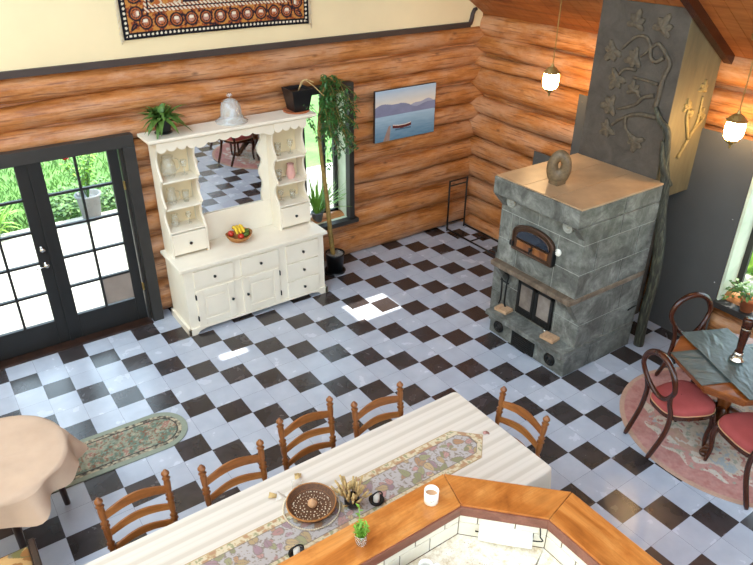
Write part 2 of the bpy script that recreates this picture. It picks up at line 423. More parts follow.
ZR = [-.15, .12, .42, .70, 1.0, 1.272, 1.612, 1.857, 2.238, 2.39, 2.618, 2.93]
RY0, RY1, RZ0, RZ1 = -5.3, -3.74, .60, 2.06    # window in the stove wall
m = MB()
for i in range(len(ZR)-1):
    z0, z1 = ZR[i], ZR[i+1]; zc = (z0+z1)/2; r = (z1-z0)/2*.965
    if z1 > RZ0+.1 and z0 < RZ1-.08:
        add_log(m, 1, -9, RY0, zc, r, 1.2, 17*i+3); add_log(m, 1, RY1, .5, zc, r, 1.2, 17*i+4)
    else: add_log(m, 1, -9, .5, zc, r, 1.2, 17*i+3)
m.box(1.36, 1.5, -9, RY0, -.02, 2.93); m.box(1.36, 1.5, RY1, .4, -.02, 2.93); m.box(1.36, 1.5, RY0, RY1, -.02, RZ0-.05); m.box(1.36, 1.5, RY0, RY1, RZ1+.05, 2.93)
struct(m.build('wall_right', 'log_across'))
# cream gable wall
s = .65
def ceilz(x): return 2.93+s*(1.2-x)
m = MB(); m.prism([(-7.2, 2.74), (1.25, 2.74), (1.25, ceilz(1.25)), (-5.2, ceilz(-5.2)), (-7.2, ceilz(-5.2)-1.3)], 'y', .13, .40)
struct(m.build('wall_upper', 'cream_plaster'))
m = MB(); m.box(-7.2, 1.02, .09, .14, 2.745, 2.805)
m.tube([(1.0, .115, 2.775), (1.03, .115, 2.79), (1.05, .115, 2.84), (1.06, .115, 2.90), (1.085, .115, 2.945), (1.12, .115, 2.955)], [.03, .03, .028, .027, .026, .022], 8)
struct(m.build('trim_1', 'trim_dark'))
# floor and ceiling
m = MB(); m.box(-7.6, 1.36, -9.5, .36, -.12, 0); struct(m.build('floor', 'tiles'))
# sloping plank ceiling with unseen openings added to cast sun patches
m = MB()
def slope_box(x0, x1, y0, y1, t0=0., t1=.14):
    m.prism([(x0, ceilz(x0)+t0), (x1, ceilz(x1)+t0), (x1, ceilz(x1)+t1), (x0, ceilz(x0)+t1)], 'y', y0, y1)
yb = -9.5; PW = .14
ys = []
y = yb
while y < .6:
    ys.append((y, min(y+PW-.004, .6))); y += PW
SUNE = R(66.)
def sun_opening(px, py, hx, hy):
    """unseen opening added in the roof through which the sun falls on the floor around (px, py)"""
    c, sn = math.cos(SUNE), math.sin(SUNE); t = (2.93+s*(1.2-px))/(sn+s*c); x = px+t*c+.03
    return (x-hx, x+hx, py-hy, py+hy)
HOLES = [sun_opening(-1.30, -1.09, .24, .20), sun_opening(-3.02, -1.04, .13, .05)]
def holed(y0, y1, t0, t1):
    hs = [h for h in HOLES if h[2] < y1 and h[3] > y0]; X = sorted({-4.8, 1.9} | {h[0] for h in hs} | {h[1] for h in hs}); Y = sorted({y0, y1} | {q for h in HOLES for q in h[2:] if y0 < q < y1})
    for j in range(len(Y)-1):
        cy = (Y[j]+Y[j+1])/2; run = None
        for i in range(len(X)-1):
            cx = (X[i]+X[i+1])/2; hole = any(h[0] < cx < h[1] and h[2] < cy < h[3] for h in HOLES)
            if hole:
                if run is not None: slope_box(run, X[i], Y[j], Y[j+1], t0, t1); run = None
            elif run is None: run = X[i]
        if run is not None: slope_box(run, X[-1], Y[j], Y[j+1], t0, t1)
for y0, y1 in ys: holed(y0, y1, 0, .02)
holed(yb, .6, .02, .10)
struct(m.build('ceiling', 'pine_planks'))
m = MB(); m.box(-7.6, 1.5, -9.6, -9.45, -.05, 2.5); struct(m.build('wall_front_unseen', 'cream_plaster'))  # unseen low wall, added so daylight enters from above it
m = MB(); m.box(-7.75, -7.6, -9.6, .2, -.05, 4.2); struct(m.build('wall_left_unseen', 'cream_plaster'))  # unseen wall added on this side, open above to steer the daylight
m = MB(); m.prism([(x, ceilz(x)+d) for x, d in ((-5., -.09), (1.22, -.09), (1.22, .0), (-5., .0))], 'y', -3.245, -3.165)
struct(m.build('trim_2', 'mahogany'))

def hit0(px, py, yv):
    d = RW.transposed() @ Vector(((px-376.5)/673.262, (py-282.5)/673.262, 1.)); C = camo.matrix_world.translation
    return C+d*((yv-C[1])/d[1])
# ------------------------------------------------------------------ french doors
m = MB()
m.box(-3.475, -3.36, .02, .12, 0, 1.999); m.box(-5.26, -5.145, .02, .12, 0, 1.999); m.box(-5.26, -3.36, .02, .12, 2.0, 2.12)
m.box(-3.50, -3.44, .10, .42, 0, 2.06); m.box(-5.18, -5.13, .10, .42, 0, 2.06); m.box(-5.16, -3.46, .10, .42, 2.01, 2.06)
struct(m.build('trim_3', 'casing_dark', bevel=.004))
m = MB(); m.box(-5.14, -3.49, .0, .44, 0, .022); struct(m.build('trim_4', 'dark_leg'))
def leaf_door(name, x0, x1, ls, rs):
    """leaf from x0 to x1, stile widths ls and rs, five rows of two panes"""
    fr = MB(); y0, y1 = .12, .165
    fr.box(x0, x0+ls, y0, y1, .025, 2.01); fr.box(x1-rs, x1, y0, y1, .025, 2.01)
    fr.box(x0+ls, x1-rs, y0, y1, .025, .30); fr.box(x0+ls, x1-rs, y0, y1, 1.965, 2.01)
    root = struct(fr.build(name, 'black_paint', bevel=.004))
    g0, g1 = x0+ls, x1-rs; xm = (g0+g1)/2
    mu = MB(); mu.box(xm-.012, xm+.012, y0+.006, y1-.004, .30, 1.965)
    for k in range(1, 5): z = .30+1.665*k/5; mu.box(g0, g1, y0+.005, y1-.005, z-.012, z+.012)
    mu.build('muntin', 'black_paint', root)
    gp = MB(); gp.box(g0, g1, .140, .144, .30, 1.965); gp.build('pane', 'pane', root)
    return root
dl = leaf_door('door_1', -5.10, -4.325, .10, .115)
dr = leaf_door('door_2', -4.315, -3.51, .105, .10)
m = MB(); m.box(-3.905, -3.61, .134, .139, .312, .62); o = m.build('pane_cover', 'cardboard', dr); o['label'] = 'grey brown board covering one pane'
m = MB(); m.box(-4.335, -4.30, .10, .125, .03, 2.005); m.build('astragal', 'black_paint', dl)
m = MB()
for z in (.95, 1.124):
    m.lathe([(.026, 0), (.026, .008), (.012, .012), (.012, .03), (.024, .035), (.026, .05), (.018, .06), (.001, .062)], (0, 0, 0), 16, Matrix.Translation((-4.385, .12, z)) @ Matrix.Rotation(R(90), 4, 'X'))
m.tube([(-4.385, .075, .95), (-4.44, .07, .945), (-4.48, .075, .94)], [.008, .008, .006], 8)
m.build('handle', 'chrome', dl)
m = MB(); m.box(-3.512, -3.488, .10, .123, .38, .47); m.box(-3.512, -3.488, .10, .123, 1.55, 1.64); m.build('hinge', 'brass', dr)

# ------------------------------------------------------------------ window in the back wall
m = MB()
m.box(-.855, -.785, .03, .12, .601, 2.219); m.box(-1.55, -1.455, .03, .12, .601, 2.219); m.box(-1.55, -.785, .03, .12, 2.22, 2.30); m.box(-1.55, -.74, -.0, .12, .545, .60)
w1 = struct(m.build('window_1', 'casing_dark', bevel=.004))
m = MB(); m.box(-.86, -.835, .12, .40, .60, 2.22); m.box(-1.475, -1.45, .12, .40, .60, 2.22); m.box(-1.47, -.84, .12, .40, 2.215, 2.24); m.box(-1.47, -.84, .10, .40, .585, .605)
m.build('reveal', 'pale_reveal', w1)
m = MB()
for x0, x1 in ((-1.45, -1.40), (-.91, -.86), (-1.07, -1.03)): m.box(x0, x1, .30, .345, .605, 2.215)
m.box(-1.45, -.86, .30, .345, .605, .66); m.box(-1.45, -.86, .30, .345, 2.165, 2.215)
m.build('sash', 'casing_dark', w1)
m = MB(); m.box(-1.41, -.9, .318, .322, .65, 2.17); m.build('pane', 'pane', w1)
# window beside the round table
m = MB()
m.box(1.10, 1.40, -5.35, -3.735, .535, .60); m.box(1.17, 1.2, -5.35, -3.74, 2.04, 2.1)
w2 = struct(m.build('window_2', 'casing_dark', bevel=.004))
m = MB(); m.box(1.155, 1.50, -3.765, -3.738, .60, 2.06); m.box(1.2, 1.5, -5.3, -3.74, 2.04, 2.07); m.box(1.2, 1.5, -5.3, -5.27, .6, 2.06); m.build('reveal', 'pale_reveal', w2)
m = MB(); m.box(1.40, 1.44, -3.82, -3.765, .60, 2.04); m.box(1.40, 1.44, -5.27, -5.2, .60, 2.04); m.box(1.4, 1.44, -5.27, -3.77, .60, .66); m.box(1.4, 1.44, -5.27, -3.77, 1.98, 2.04); m.box(1.40, 1.44, -4.56, -4.50, .6, 2.04)
m.build('sash', 'casing_dark', w2)
m = MB(); m.box(1.418, 1.422, -5.22, -3.8, .64, 2.0); m.build('pane', 'pane', w2)

# ------------------------------------------------------------------ outdoors
m = MB(); m.box(-9, 3.2, .37, 3.75, -.20, -.12); m.box(1.55, 3.4, -8, .37, -.20, -.12); o = struct(m.build('terrace_floor', 'deck'))
m = MB(); m.box(-14, 14, 3.75, 22, -.45, -.22); m.box(3.4, 14, -10, 3.75, -.45, -.22); struct(m.build('ground', 'lawn'))
m = MB()
for k in range(9000):
    if k < 7000: x = random.uniform(-6.3, -.0); y = 3.8+3.4*random.random()**1.2
    else: x = random.uniform(3.5, 6); y = random.uniform(-6, -2)
    a = random.uniform(0, 6.28); L = random.uniform(.06, .16)
    m.leaf((x, y, -.22), (math.cos(a)*.45, math.sin(a)*.45, 1), L, .022, (math.sin(a), -math.cos(a), 0), .15, 2)
tag(m.build('grass', 'leaf_lawn'), 'green lawn grass growing beyond the sunlit deck', 'grass', kind='stuff')
def blades(name, c, n, L, w, spread, mat, label, cat, upb=1.):
    m = MB()
    for k in range(n):
        a = random.uniform(0, 6.28); r = spread*random.random(); l = L*random.uniform(.65, 1.1)
        m.leaf((c[0]+r*.4*math.cos(a), c[1]+r*.4*math.sin(a), c[2]), (math.cos(a), math.sin(a), upb*random.uniform(.8, 2.2)), l, w, (0, 0, 1), random.uniform(.2, .6), 5)
    return recenter(tag(m.build(name, mat), label, cat))
blades('daylily_clump', (-4.75, 3.95, -.22), 90, 1.0, .05, .9, 'leaf_fresh', 'clump of long arching green leaves at the deck edge outside the door', 'plant', 1.3)
m = MB()
for k in range(900):
    x = random.uniform(-3.7, -1.9); y = random.uniform(3.85, 4.9); a = random.uniform(0, 6.28)
    m.leaf((x, y, -.22+random.uniform(.02, .28)), (math.cos(a), math.sin(a), random.uniform(.2, 1)), random.uniform(.06, .13), .06, (0, 0, 1), .3, 2)
tag(m.build('groundcover_foliage', 'leaf_green'), 'low leafy groundcover behind the potted rose outside', 'plant', kind='stuff')
rp = thing('potted_rose', 'grey pot with a tall red-flowered rose on the sunlit deck', 'plant', (-3.22, 3.60, -.12))
m = MB(); m.lathe([(.13, 0), (.17, .36), (.19, .37), (.19, .40), (.165, .40), (.15, .34), (.001, .34)], (-3.22, 3.60, -.12), 24); m.build('pot', 'grey_pot', rp)
m = MB(); m2 = MB()
FL = hit0(65, 160, 3.60)
for k in range(9):
    a = random.uniform(0, 6.28); h = random.uniform(.5, 1.1); sp = random.uniform(.12, .45)
    if k == 0: a, h, sp = (PI if FL.x < -3.22 else 0), FL.z-.2, abs(FL.x+3.22)
    top = Vector((-3.22+sp*math.cos(a), 3.60+sp*math.sin(a), .2+h))
    path = smooth_path([(-3.22, 3.60, .18), (-3.22+sp*.4*math.cos(a), 3.60+sp*.4*math.sin(a), .2+h*.55), top], 5)
    m.tube(path, .006, 5)
    for q in path[3:]:
        for _ in range(4):
            b = random.uniform(0, 6.28); m2.leaf(q, (math.cos(b), math.sin(b), random.uniform(-.2, .8)), random.uniform(.06, .11), .05, (0, 0, 1), .3, 2)
    if k in (0, 4):
        m3 = MB()
        for _ in range(16):
            b = random.uniform(0, 6.28); m3.leaf(top, (math.cos(b), math.sin(b), random.uniform(.1, 1.6)), .075, .075, (0, 0, 1), .1, 3)
        m3.build('flower', 'red_petal', rp)
m.build('stem', 'leaf_dark', rp); m2.build('foliage', 'leaf_fresh', rp, world=True)
# planting outside the window by the round table
for k, (x, y, sz, lb) in enumerate(((3.9, -3.0, 1.2, 'green leafy shrub outside the window by the stove, nearest the grey panel'), (4.0, -4.9, 1.3, 'green leafy shrub outside the window beyond the round table'))):
    m = MB()
    for _ in range(1400):
        v = Vector((random.gauss(0, 1), random.gauss(0, 1), random.gauss(0, 1))).normalized()*random.uniform(.6, 1)
        p = Vector((x+v.x*.7*sz, y+v.y*.6*sz, -.2+sz*(.75+.75*v.z)))
        m.leaf(p, v+Vector((0, 0, .3)), random.uniform(.09, .16), .08, (0, 0, 1), .2, 2)
    m.tube([(x, y, -.25), (x, y, .7)], [.05, .03], 8)
    recenter(tag(m.build('garden_shrub', 'garden_leaf'), lb, 'shrub'))

# ------------------------------------------------------------------ hutch
hu = thing('hutch', 'cream painted hutch with mirror, open side shelves and black knobs between door and window', 'hutch', (-2.40, -.21, 0))
m = MB(); m.box(-3.235, -1.555, -.48, .06, .07, .775)
FX0, FX1 = -3.262, -1.53
m.prism([(FX0, 0), (FX0+.09, 0), (FX0+.12, .035), (FX0+.16, .045), (FX0+.2, .055), (FX1-.2, .055), (FX1-.16, .045), (FX1-.12, .035), (FX1-.09, 0), (FX1, 0), (FX1, .085), (FX0, .085)], 'y', -.50, -.475)
m.box(FX0, FX0+.03, -.50, .06, 0, .085); m.box(FX1-.03, FX1, -.50, .06, 0, .085); m.box(FX0, FX1, .03, .06, 0, .085)
m.build('body', 'white_paint', hu, bevel=.003)
m = MB(); m.box(-3.275, -1.52, -.52, .065, .777, .815); m.build('countertop', 'white_paint', hu, bevel=.008)
def knob(parent, x, y, z, r=.016):
    k = MB(); k.lathe([(r*.5, 0), (r*.5, .012), (r, .018), (r*1.05, .026), (r*.7, .034), (.0005, .036)], (0, 0, 0), 14, Matrix.Translation((x, y, z)) @ Matrix.Rotation(R(90), 4, 'X'))
    k.build('knob', 'black_knob', parent)
for x0, x1, z0, z1 in ((-3.13, -2.69, .555, .745), (-2.60, -2.145, .55, .745), (-2.05, -1.635, .535, .745), (-2.05, -1.635, .305, .515), (-2.05, -1.635, .085, .285)):
    m = MB(); m.box(x0, x1, -.496, -.47, z0, z1); d = m.build('drawer', 'white_paint', hu, bevel=.005); knob(d, (x0+x1)/2, -.496, (z0+z1)/2)
for x0, x1, kx, hx in ((-3.13, -2.70, -2.735, -3.135), (-2.60, -2.15, -2.555, -2.145)):
    m = MB(); z0, z1 = .085, .515
    m.box(x0, x1, -.488, -.47, z0, z1)
    for a in ((x0, x0+.075, z0, z1), (x1-.075, x1, z0, z1), (x0+.075, x1-.075, z0, z0+.075), (x0+.075, x1-.075, z1-.075, z1)): m.box(a[0], a[1], -.498, -.486, a[2], a[3])
    m.box(x0+.1, x1-.1, -.496, -.486, z0+.1, z1-.1)
    d = m.build('door', 'white_paint', hu, bevel=.005); knob(d, kx, -.498, .315)
    for z in (.16, .42): m = MB(); m.box(hx-.006, hx+.006, -.505, -.485, z, z+.055); m.build('hinge', 'iron', d)
# wooden catch between the doors
m = MB(); m.box(-2.69, -2.58, -.508, -.496, .515, .535, Matrix.Translation((-2.635, 0, .525)) @ Matrix.Rotation(R(-8), 4, 'Y') @ Matrix.Translation((2.635, 0, -.525))); m.build('catch', 'white_paint', hu)
# upper part
def side_profile():
    pts = [(.05, .815), (.05, 2.06)]
    pts += [(-.20, 2.06), (-.20, 2.0)]
    for zt, zb in ((2.0, 1.665), (1.665, 1.375), (1.375, 1.12)):
        n = 10
        for i in range(n+1):
            t = i/n; z = zt+(zb-zt)*t
            yv = -.20+.085*math.sin(PI*min(1, t*1.05))**.8*(1 if t < .95 else .6) if 0 < t < 1 else -.20
            pts.append((yv, z))
    pts += [(-.215, 1.10), (-.215, .815)]
    return pts
for nm, x0, x1 in (('a', -3.225, -2.82), ('b', -1.955, -1.565)):
    m = MB(); sp_ = side_profile()
    m.prism(sp_, 'x', x0, x0+.02); m.prism(sp_, 'x', x1-.02, x1)
    m.build('side_panel', 'white_paint', hu)
    m = MB(); m.box(x0+.02, x1-.02, .03, .05, .815, 2.06); m.build('back_panel', 'shelf_inner', hu)
    for z, yf in ((1.105, -.21), (1.355, -.19), (1.645, -.19)): m = MB(); m.box(x0+.018, x1-.018, yf, .03, z-.018, z); m.build('shelf', 'white_paint', hu, bevel=.003)
    m = MB(); m.box(x0+.022, x1-.022, -.222, -.02, .845, 1.075); d = m.build('drawer', 'white_paint', hu, bevel=.004); knob(d, (x0+x1)/2, -.222, .96)
    m = MB(); n = 40; w = x1-x0; P = [(x0, 2.06)]
    for i in range(n+1):
        t = i/n; P.append((x0+w*t, 1.985-.035*abs(math.sin(PI*t*4))**.7+.012*(1-abs(2*t-1))))
    P.append((x1, 2.06)); m.prism(P, 'y', -.215, -.2); m.build('valance', 'white_paint', hu)
m = MB(); P = [(-2.82, 2.06)]; n = 60
for i in range(n+1):
    t = i/n; e = min(t, 1-t); P.append((-2.82+.865*t, 1.955+.045*min(1, e*5)-.028*abs(math.sin(PI*t*7))**.7))
P.append((-1.955, 2.06)); m.prism(P, 'y', -.20, -.18); m.build('valance', 'white_paint', hu)
m = MB(); m.box(-3.31, -1.455, -.26, .07, 2.075, 2.105)
m.prism([(-.2, 2.045), (-.25, 2.075), (.05, 2.075), (.05, 2.045)], 'x', -3.28, -1.485); m.build('cornice', 'white_paint', hu, bevel=.006)
def wavy(x0, x1, side):
    n = 60; P = []
    for i in range(n+1):
        t = i/n; z = 1.13+.80*t
        P.append(((x1 if side > 0 else x0)+side*(.022*math.sin(t*PI*6)*(.4+t)), z))
    o = x0 if side > 0 else x1
    return P+[(o, 1.93), (o, 1.13)]
m = MB(); m.prism(wavy(-2.83, -2.78, 1), 'y', .0, .02); m.prism(wavy(-2.045, -1.95, -1), 'y', .0, .02)
m.box(-2.83, -1.95, .0, .02, .815, 1.13); m.box(-2.83, -1.95, .0, .02, 1.93, 2.06); m.build('mirror_frame', 'white_paint', hu, bevel=.003)
m = MB(); m.box(-2.85, -1.93, .024, .032, 1.05, 2.0); m.build('mirror', 'mirror', hu)
m = MB(); m.box(-2.85, -1.93, .034, .055, .815, 2.06); m.build('back_panel', 'white_paint', hu)

# glassware on the shelves
def glassware(name, prof, x, z, label, y=-.06, group=None, handle=None):
    m = MB(); m.lathe(prof, (0, 0, 0), 20, None, False)
    if handle: m.tube(smooth_path(handle, 4), .006, 6)
    o = m.build(name, 'clear'); o.location = (x, y, z+.001); tag(o, label, 'glassware', group); return o
tumbler = [(.0005, .004), (.028, .0), (.036, .12), (.033, .12), (.026, .008), (.0005, .008)]
goblet = [(.034, 0), (.032, .006), (.006, .012), (.006, .07), (.022, .085), (.034, .12), (.032, .155), (.03, .155), (.031, .12), (.02, .09), (.0005, .082)]
jug = [(.04, 0), (.055, .05), (.045, .11), (.035, .14), (.042, .17), (.039, .17), (.032, .14), (.042, .11), (.05, .05), (.0005, .008)]
bigjug = [(.05, 0), (.08, .07), (.07, .15), (.052, .19), (.06, .225), (.056, .225), (.048, .19), (.066, .15), (.074, .07), (.0005, .01)]
hd = [(.045, 0, .04), (.085, 0, .06), (.085, 0, .12), (.036, 0, .14)]
glassware('glass_pitcher', bigjug, -3.09, 1.645, 'large clear glass pitcher on the top shelf of the hutch by the door', handle=[(.075, 0, .06), (.12, 0, .09), (.11, 0, .17), (.055, 0, .19)])
glassware('glass_goblet', goblet, -2.93, 1.645, 'clear stemmed glass beside the pitcher on the top hutch shelf')
glassware('glass_jug', jug, -3.10, 1.355, 'small clear glass jug on the middle shelf near the door', handle=hd)
glassware('glass_tumbler', tumbler, -2.95, 1.355, 'clear tumbler beside the small jug on the middle hutch shelf')
glassware('glass_jug', [(a*.8, b*.8) for a, b in jug], -3.10, 1.105, 'tiny clear glass jug on the low shelf above the drawer near the door')
glassware('glass_goblet', [(a*.9, b*.8) for a, b in goblet], -2.95, 1.105, 'short stemmed glass on the low shelf above the drawer near the door')
glassware('glass_tumbler', [(a, b*1.2) for a, b in tumbler], -1.85, 1.645, 'tall clear tumbler on the top shelf of the hutch side nearest the window')
glassware('glass_goblet', goblet, -1.70, 1.645, 'stemmed glass on the top shelf of the hutch side nearest the window')
glassware('glass_tumbler', tumbler, -1.86, 1.355, 'clear tumbler on the middle shelf nearest the window')
o = glassware('pink_glass_vase', jug, -1.71, 1.355, 'pale pink glass vase on the middle shelf nearest the window')
flat('pink_glass', hexc('d9a59a'), .2); o.data.materials.clear(); o.data.materials.append(MATS['pink_glass']); o['category'] = 'vase'
glassware('glass_goblet', [(a, b*.85) for a, b in goblet], -1.85, 1.105, 'stemmed glass on the low shelf above the drawer nearest the window')
glassware('glass_tumbler', [(a, b*.8) for a, b in tumbler], -1.70, 1.105, 'short tumbler on the low shelf above the drawer nearest the window')
# things on top of the hutch
cl = thing('glass_cloche', 'clear glass bell cloche with a knob on top of the hutch', 'cloche', (-2.36, -.06, 2.107))
m = MB(); m.lathe([(.165, 0), (.168, .012), (.135, .03), (.11, .075), (.105, .14), (.095, .185), (.06, .225), (.02, .24), (.0005, .243)], (-2.36, -.06, 2.107), 32, None, False)
m.build('dome', 'cloche_glass', cl, solid=.004)
m = MB(); m.lathe([(.012, .24), (.012, .255), (.026, .262), (.03, .278), (.02, .292), (.0005, .295)], (-2.36, -.06, 2.107), 16, None, False); m.build('knob', 'cloche_glass', cl)
# leafy pot plant
lp = thing('potted_cactus', 'leafy arching green plant in a small black pot atop the hutch', 'plant', (-3.08, -.05, 2.107))
m = MB(); P0 = Vector((-3.08, -.05, 2.107))
def sqpot(m, c, b, t, h, th=.008):
    x, y, z = c
    o = len(m.v)
    vs = [(x+sx*b, y+sy*b, z) for sx, sy in ((-1, -1), (1, -1), (1, 1), (-1, 1))]+[(x+sx*t, y+sy*t, z+h) for sx, sy in ((-1, -1), (1, -1), (1, 1), (-1, 1))]
    ti = t-th*1.5; bi = b+(t-b)*.85-th*1.5
    vs += [(x+sx*ti, y+sy*ti, z+h) for sx, sy in ((-1, -1), (1, -1), (1, 1), (-1, 1))]+[(x+sx*bi, y+sy*bi, z+h*.86) for sx, sy in ((-1, -1), (1, -1), (1, 1), (-1, 1))]
    fs = [(3, 2, 1, 0)]
    for k in range(4):
        q = (k+1) % 4
        fs += [(k, q, 4+q, 4+k), (4+k, 4+q, 8+q, 8+k), (8+k, 8+q, 12+q, 12+k)]
    fs.append((12, 13, 14, 15)); m._add(vs, fs)
m.lathe([(.085, 0), (.09, .008), (.06, .012), (.0005, .012)], tuple(P0), 20)
sqpot(m, (P0.x, P0.y, P0.z+.01), .052, .075, .12); m.build('pot', 'black_pot', lp, bevel=.003)
m = MB()
for k in range(95):
    a = random.uniform(0, 6.28); L = random.uniform(.2, .36); tp = random.uniform(.3, 2.4)
    m.leaf(P0+Vector((random.uniform(-.03, .03), random.uniform(-.03, .03), .12)), (math.cos(a), math.sin(a)*(.45 if math.sin(a) > 0 else 1), tp), L, .052, (0, 0, 1), random.uniform(.3, .9), 5)
m.build('foliage', 'leaf_green', lp)
# square black pot with trailing stems
tp = thing('square_planter', 'square black planter with a dry trailing stem on top of the hutch', 'planter', (-1.575, -.06, 2.107))
m = MB(); m.lathe([(.14, 0), (.15, .012), (.13, .014), (.12, .006), (.0005, .006)], (-1.60, -.06, 2.107), 24); o = m.build('saucer', 'terracotta', tp); o['label'] = 'brown saucer'
m = MB(); sqpot(m, (-1.575, -.06, 2.117), .088, .128, .235); m.build('pot', 'black_pot', tp, bevel=.004)
m = MB()
for e in ((-1.40, -.12, 2.40), (-1.35, 0, 2.34), (-1.30, -.16, 2.25)): m.tube(smooth_path([(-1.56, -.06, 2.32), (-1.49, -.08, 2.43), e], 5), .005, 5)
m.build('stem', 'straw', tp)
# fruit bowl
BC = Vector((-2.46, -.19, .817))
bw = thing('fruit_bowl', 'round woven wicker bowl of fruit on the hutch counter before the mirror', 'bowl', tuple(BC))
m = MB(); pr_ = []
n = 36; prof = [(.06, 0), (.095, .02), (.125, .06), (.135, .085), (.128, .086), (.115, .06), (.085, .026), (.0005, .015)]
def wob(t, k):
    return 1+.03*math.cos(2*t)
vs = []
for r, z in prof:
    for k in range(n):
        a = 2*PI*k/n; vs.append((BC.x+r*1.12*math.cos(a), BC.y+r*.95*math.sin(a), BC.z+z+(.012*math.cos(2*a) if z > .05 else 0)))
m._add(vs, [(i*n+k, i*n+(k+1) % n, (i+1)*n+(k+1) % n, (i+1)*n+k) for i in range(len(prof)-1) for k in range(n)], True); m.f.append(tuple(range(n))[::-1]); m.sm.append(False); m.mi.append(0)
m.build('basket', 'wicker', bw)
def fruit(name, c, r, mat, label, cat, sc=(1, 1, 1)):
    m = MB(); prof = [(max(math.sin(PI*i/12), 1e-4)*(1-.12*(i/12 > .85)), -math.cos(PI*i/12)*(.92 if i < 12 else .8)) for i in range(13)]
    m.lathe([(a*r, b*r) for a, b in prof], (0, 0, 0), 18, Matrix.Diagonal((sc[0], sc[1], sc[2], 1)), False)
    m.cyl((0, 0, r*.8*sc[2]), (.004, 0, r*1.02*sc[2]), .003, .002, 6)
    o = m.build(name, mat); o.location = BC+Vector(c); return tag(o, label, cat)
fruit('apple', (-.075, .045, .085), .036, 'apple', 'dark red apple at the back edge of the fruit bowl behind the bananas', 'fruit')
fruit('tomato', (-.005, -.062, .078), .036, 'apple', 'red tomato at the front of the fruit bowl under the banana tips', 'fruit', (1, 1, .9))
fruit('orange', (.082, .042, .085), .036, 'orange', 'orange fruit at the mirror side of the fruit bowl', 'fruit')
fruit('avocado', (.06, -.035, .078), .036, 'avocado', 'green pear-shaped fruit beside the red tomato in the bowl', 'fruit', (1.3, .95, .9))
fruit('avocado', (.085, 0, .098), .032, 'avocado', 'dark green avocado lying below the orange in the bowl', 'fruit', (1.3, .9, .85))
for k, (dx, lb) in enumerate(((-.05, 'yellow banana nearest the apple in the fruit bowl'), (-.012, 'middle yellow banana of the three in the fruit bowl'), (.025, 'yellow banana nearest the orange in the fruit bowl'))):
    m = MB(); pts = []; rr = []
    for i in range(11):
        t = i/10; a = -1.0+2.0*t
        pts.append((dx+.02*t, .10*math.sin(a)*1.0-.0, .085+.075*math.cos(a))); rr.append(.005+.015*math.sin(PI*min(1, max(0, .06+.88*t)))**.5)
    m.tube(pts, rr, 8); o = m.build('banana', 'banana'); o.location = BC; tag(o, lb, 'fruit', None); recenter(o)

# ------------------------------------------------------------------ pattern helpers (colours per vertex on woven things)
def arr(*h): return [np.array(hexc(x)) for x in h]
def vnoise(x, y, seed=0):
    def hsh(i, j): 
        v = np.sin(i*127.1+j*311.7+seed*74.7)*43758.5453; return v-np.floor(v)
    i, j = np.floor(x), np.floor(y); fx, fy = x-i, y-j; fx = fx*fx*(3-2*fx); fy = fy*fy*(3-2*fy)
    return (hsh(i, j)*(1-fx)+hsh(i+1, j)*fx)*(1-fy)+(hsh(i, j+1)*(1-fx)+hsh(i+1, j+1)*fx)*fy
def fbm(x, y, seed=0, o=4):
    v = 0; a = .5; t = 0
    for k in range(o): v = v+a*vnoise(x*2**k, y*2**k, seed+k); t += a; a *= .5
    return v/t
def lerp(a, b, t): t = np.clip(t, 0, 1)[..., None]; return a*(1-t)+b*t
def sheet(name, mat, X, Y, Z, colfn, U, V, th, parent=None, axis='z'):
    """thick woven sheet: grid of points X,Y,Z (ny,nx) with a body of thickness th behind it"""
    ny, nx = X.shape; m = MB()
    top = np.stack([X, Y, Z], -1).reshape(-1, 3); nrm = {'z': (0, 0, -th), 'y': (0, th, 0)}[axis]
    bot = top+np.array(nrm); m.v = [tuple(map(float, p)) for p in np.concatenate([top, bot])]
    N = nx*ny
    for j in range(ny-1):
        for i in range(nx-1):
            a = j*nx+i; m.f.append((a, a+1, a+nx+1, a+nx)); m.f.append((N+a, N+a+nx, N+a+nx+1, N+a+1))
    loop = [i for i in range(nx)]+[j*nx+nx-1 for j in range(1, ny)]+[(ny-1)*nx+i for i in range(nx-2, -1, -1)]+[j*nx for j in range(ny-2, 0, -1)]
    for k in range(len(loop)):
        a, b = loop[k], loop[(k+1) % len(loop)]; m.f.append((b, a, N+a, N+b))
    m.sm = [True]*len(m.f); m.mi = [0]*len(m.f)
    C = colfn(U.ravel(), V.ravel()); C = np.concatenate([C, C]); C = np.concatenate([C, np.ones((2*N, 1))], 1)
    return m.build(name, mat, parent, cols=C)
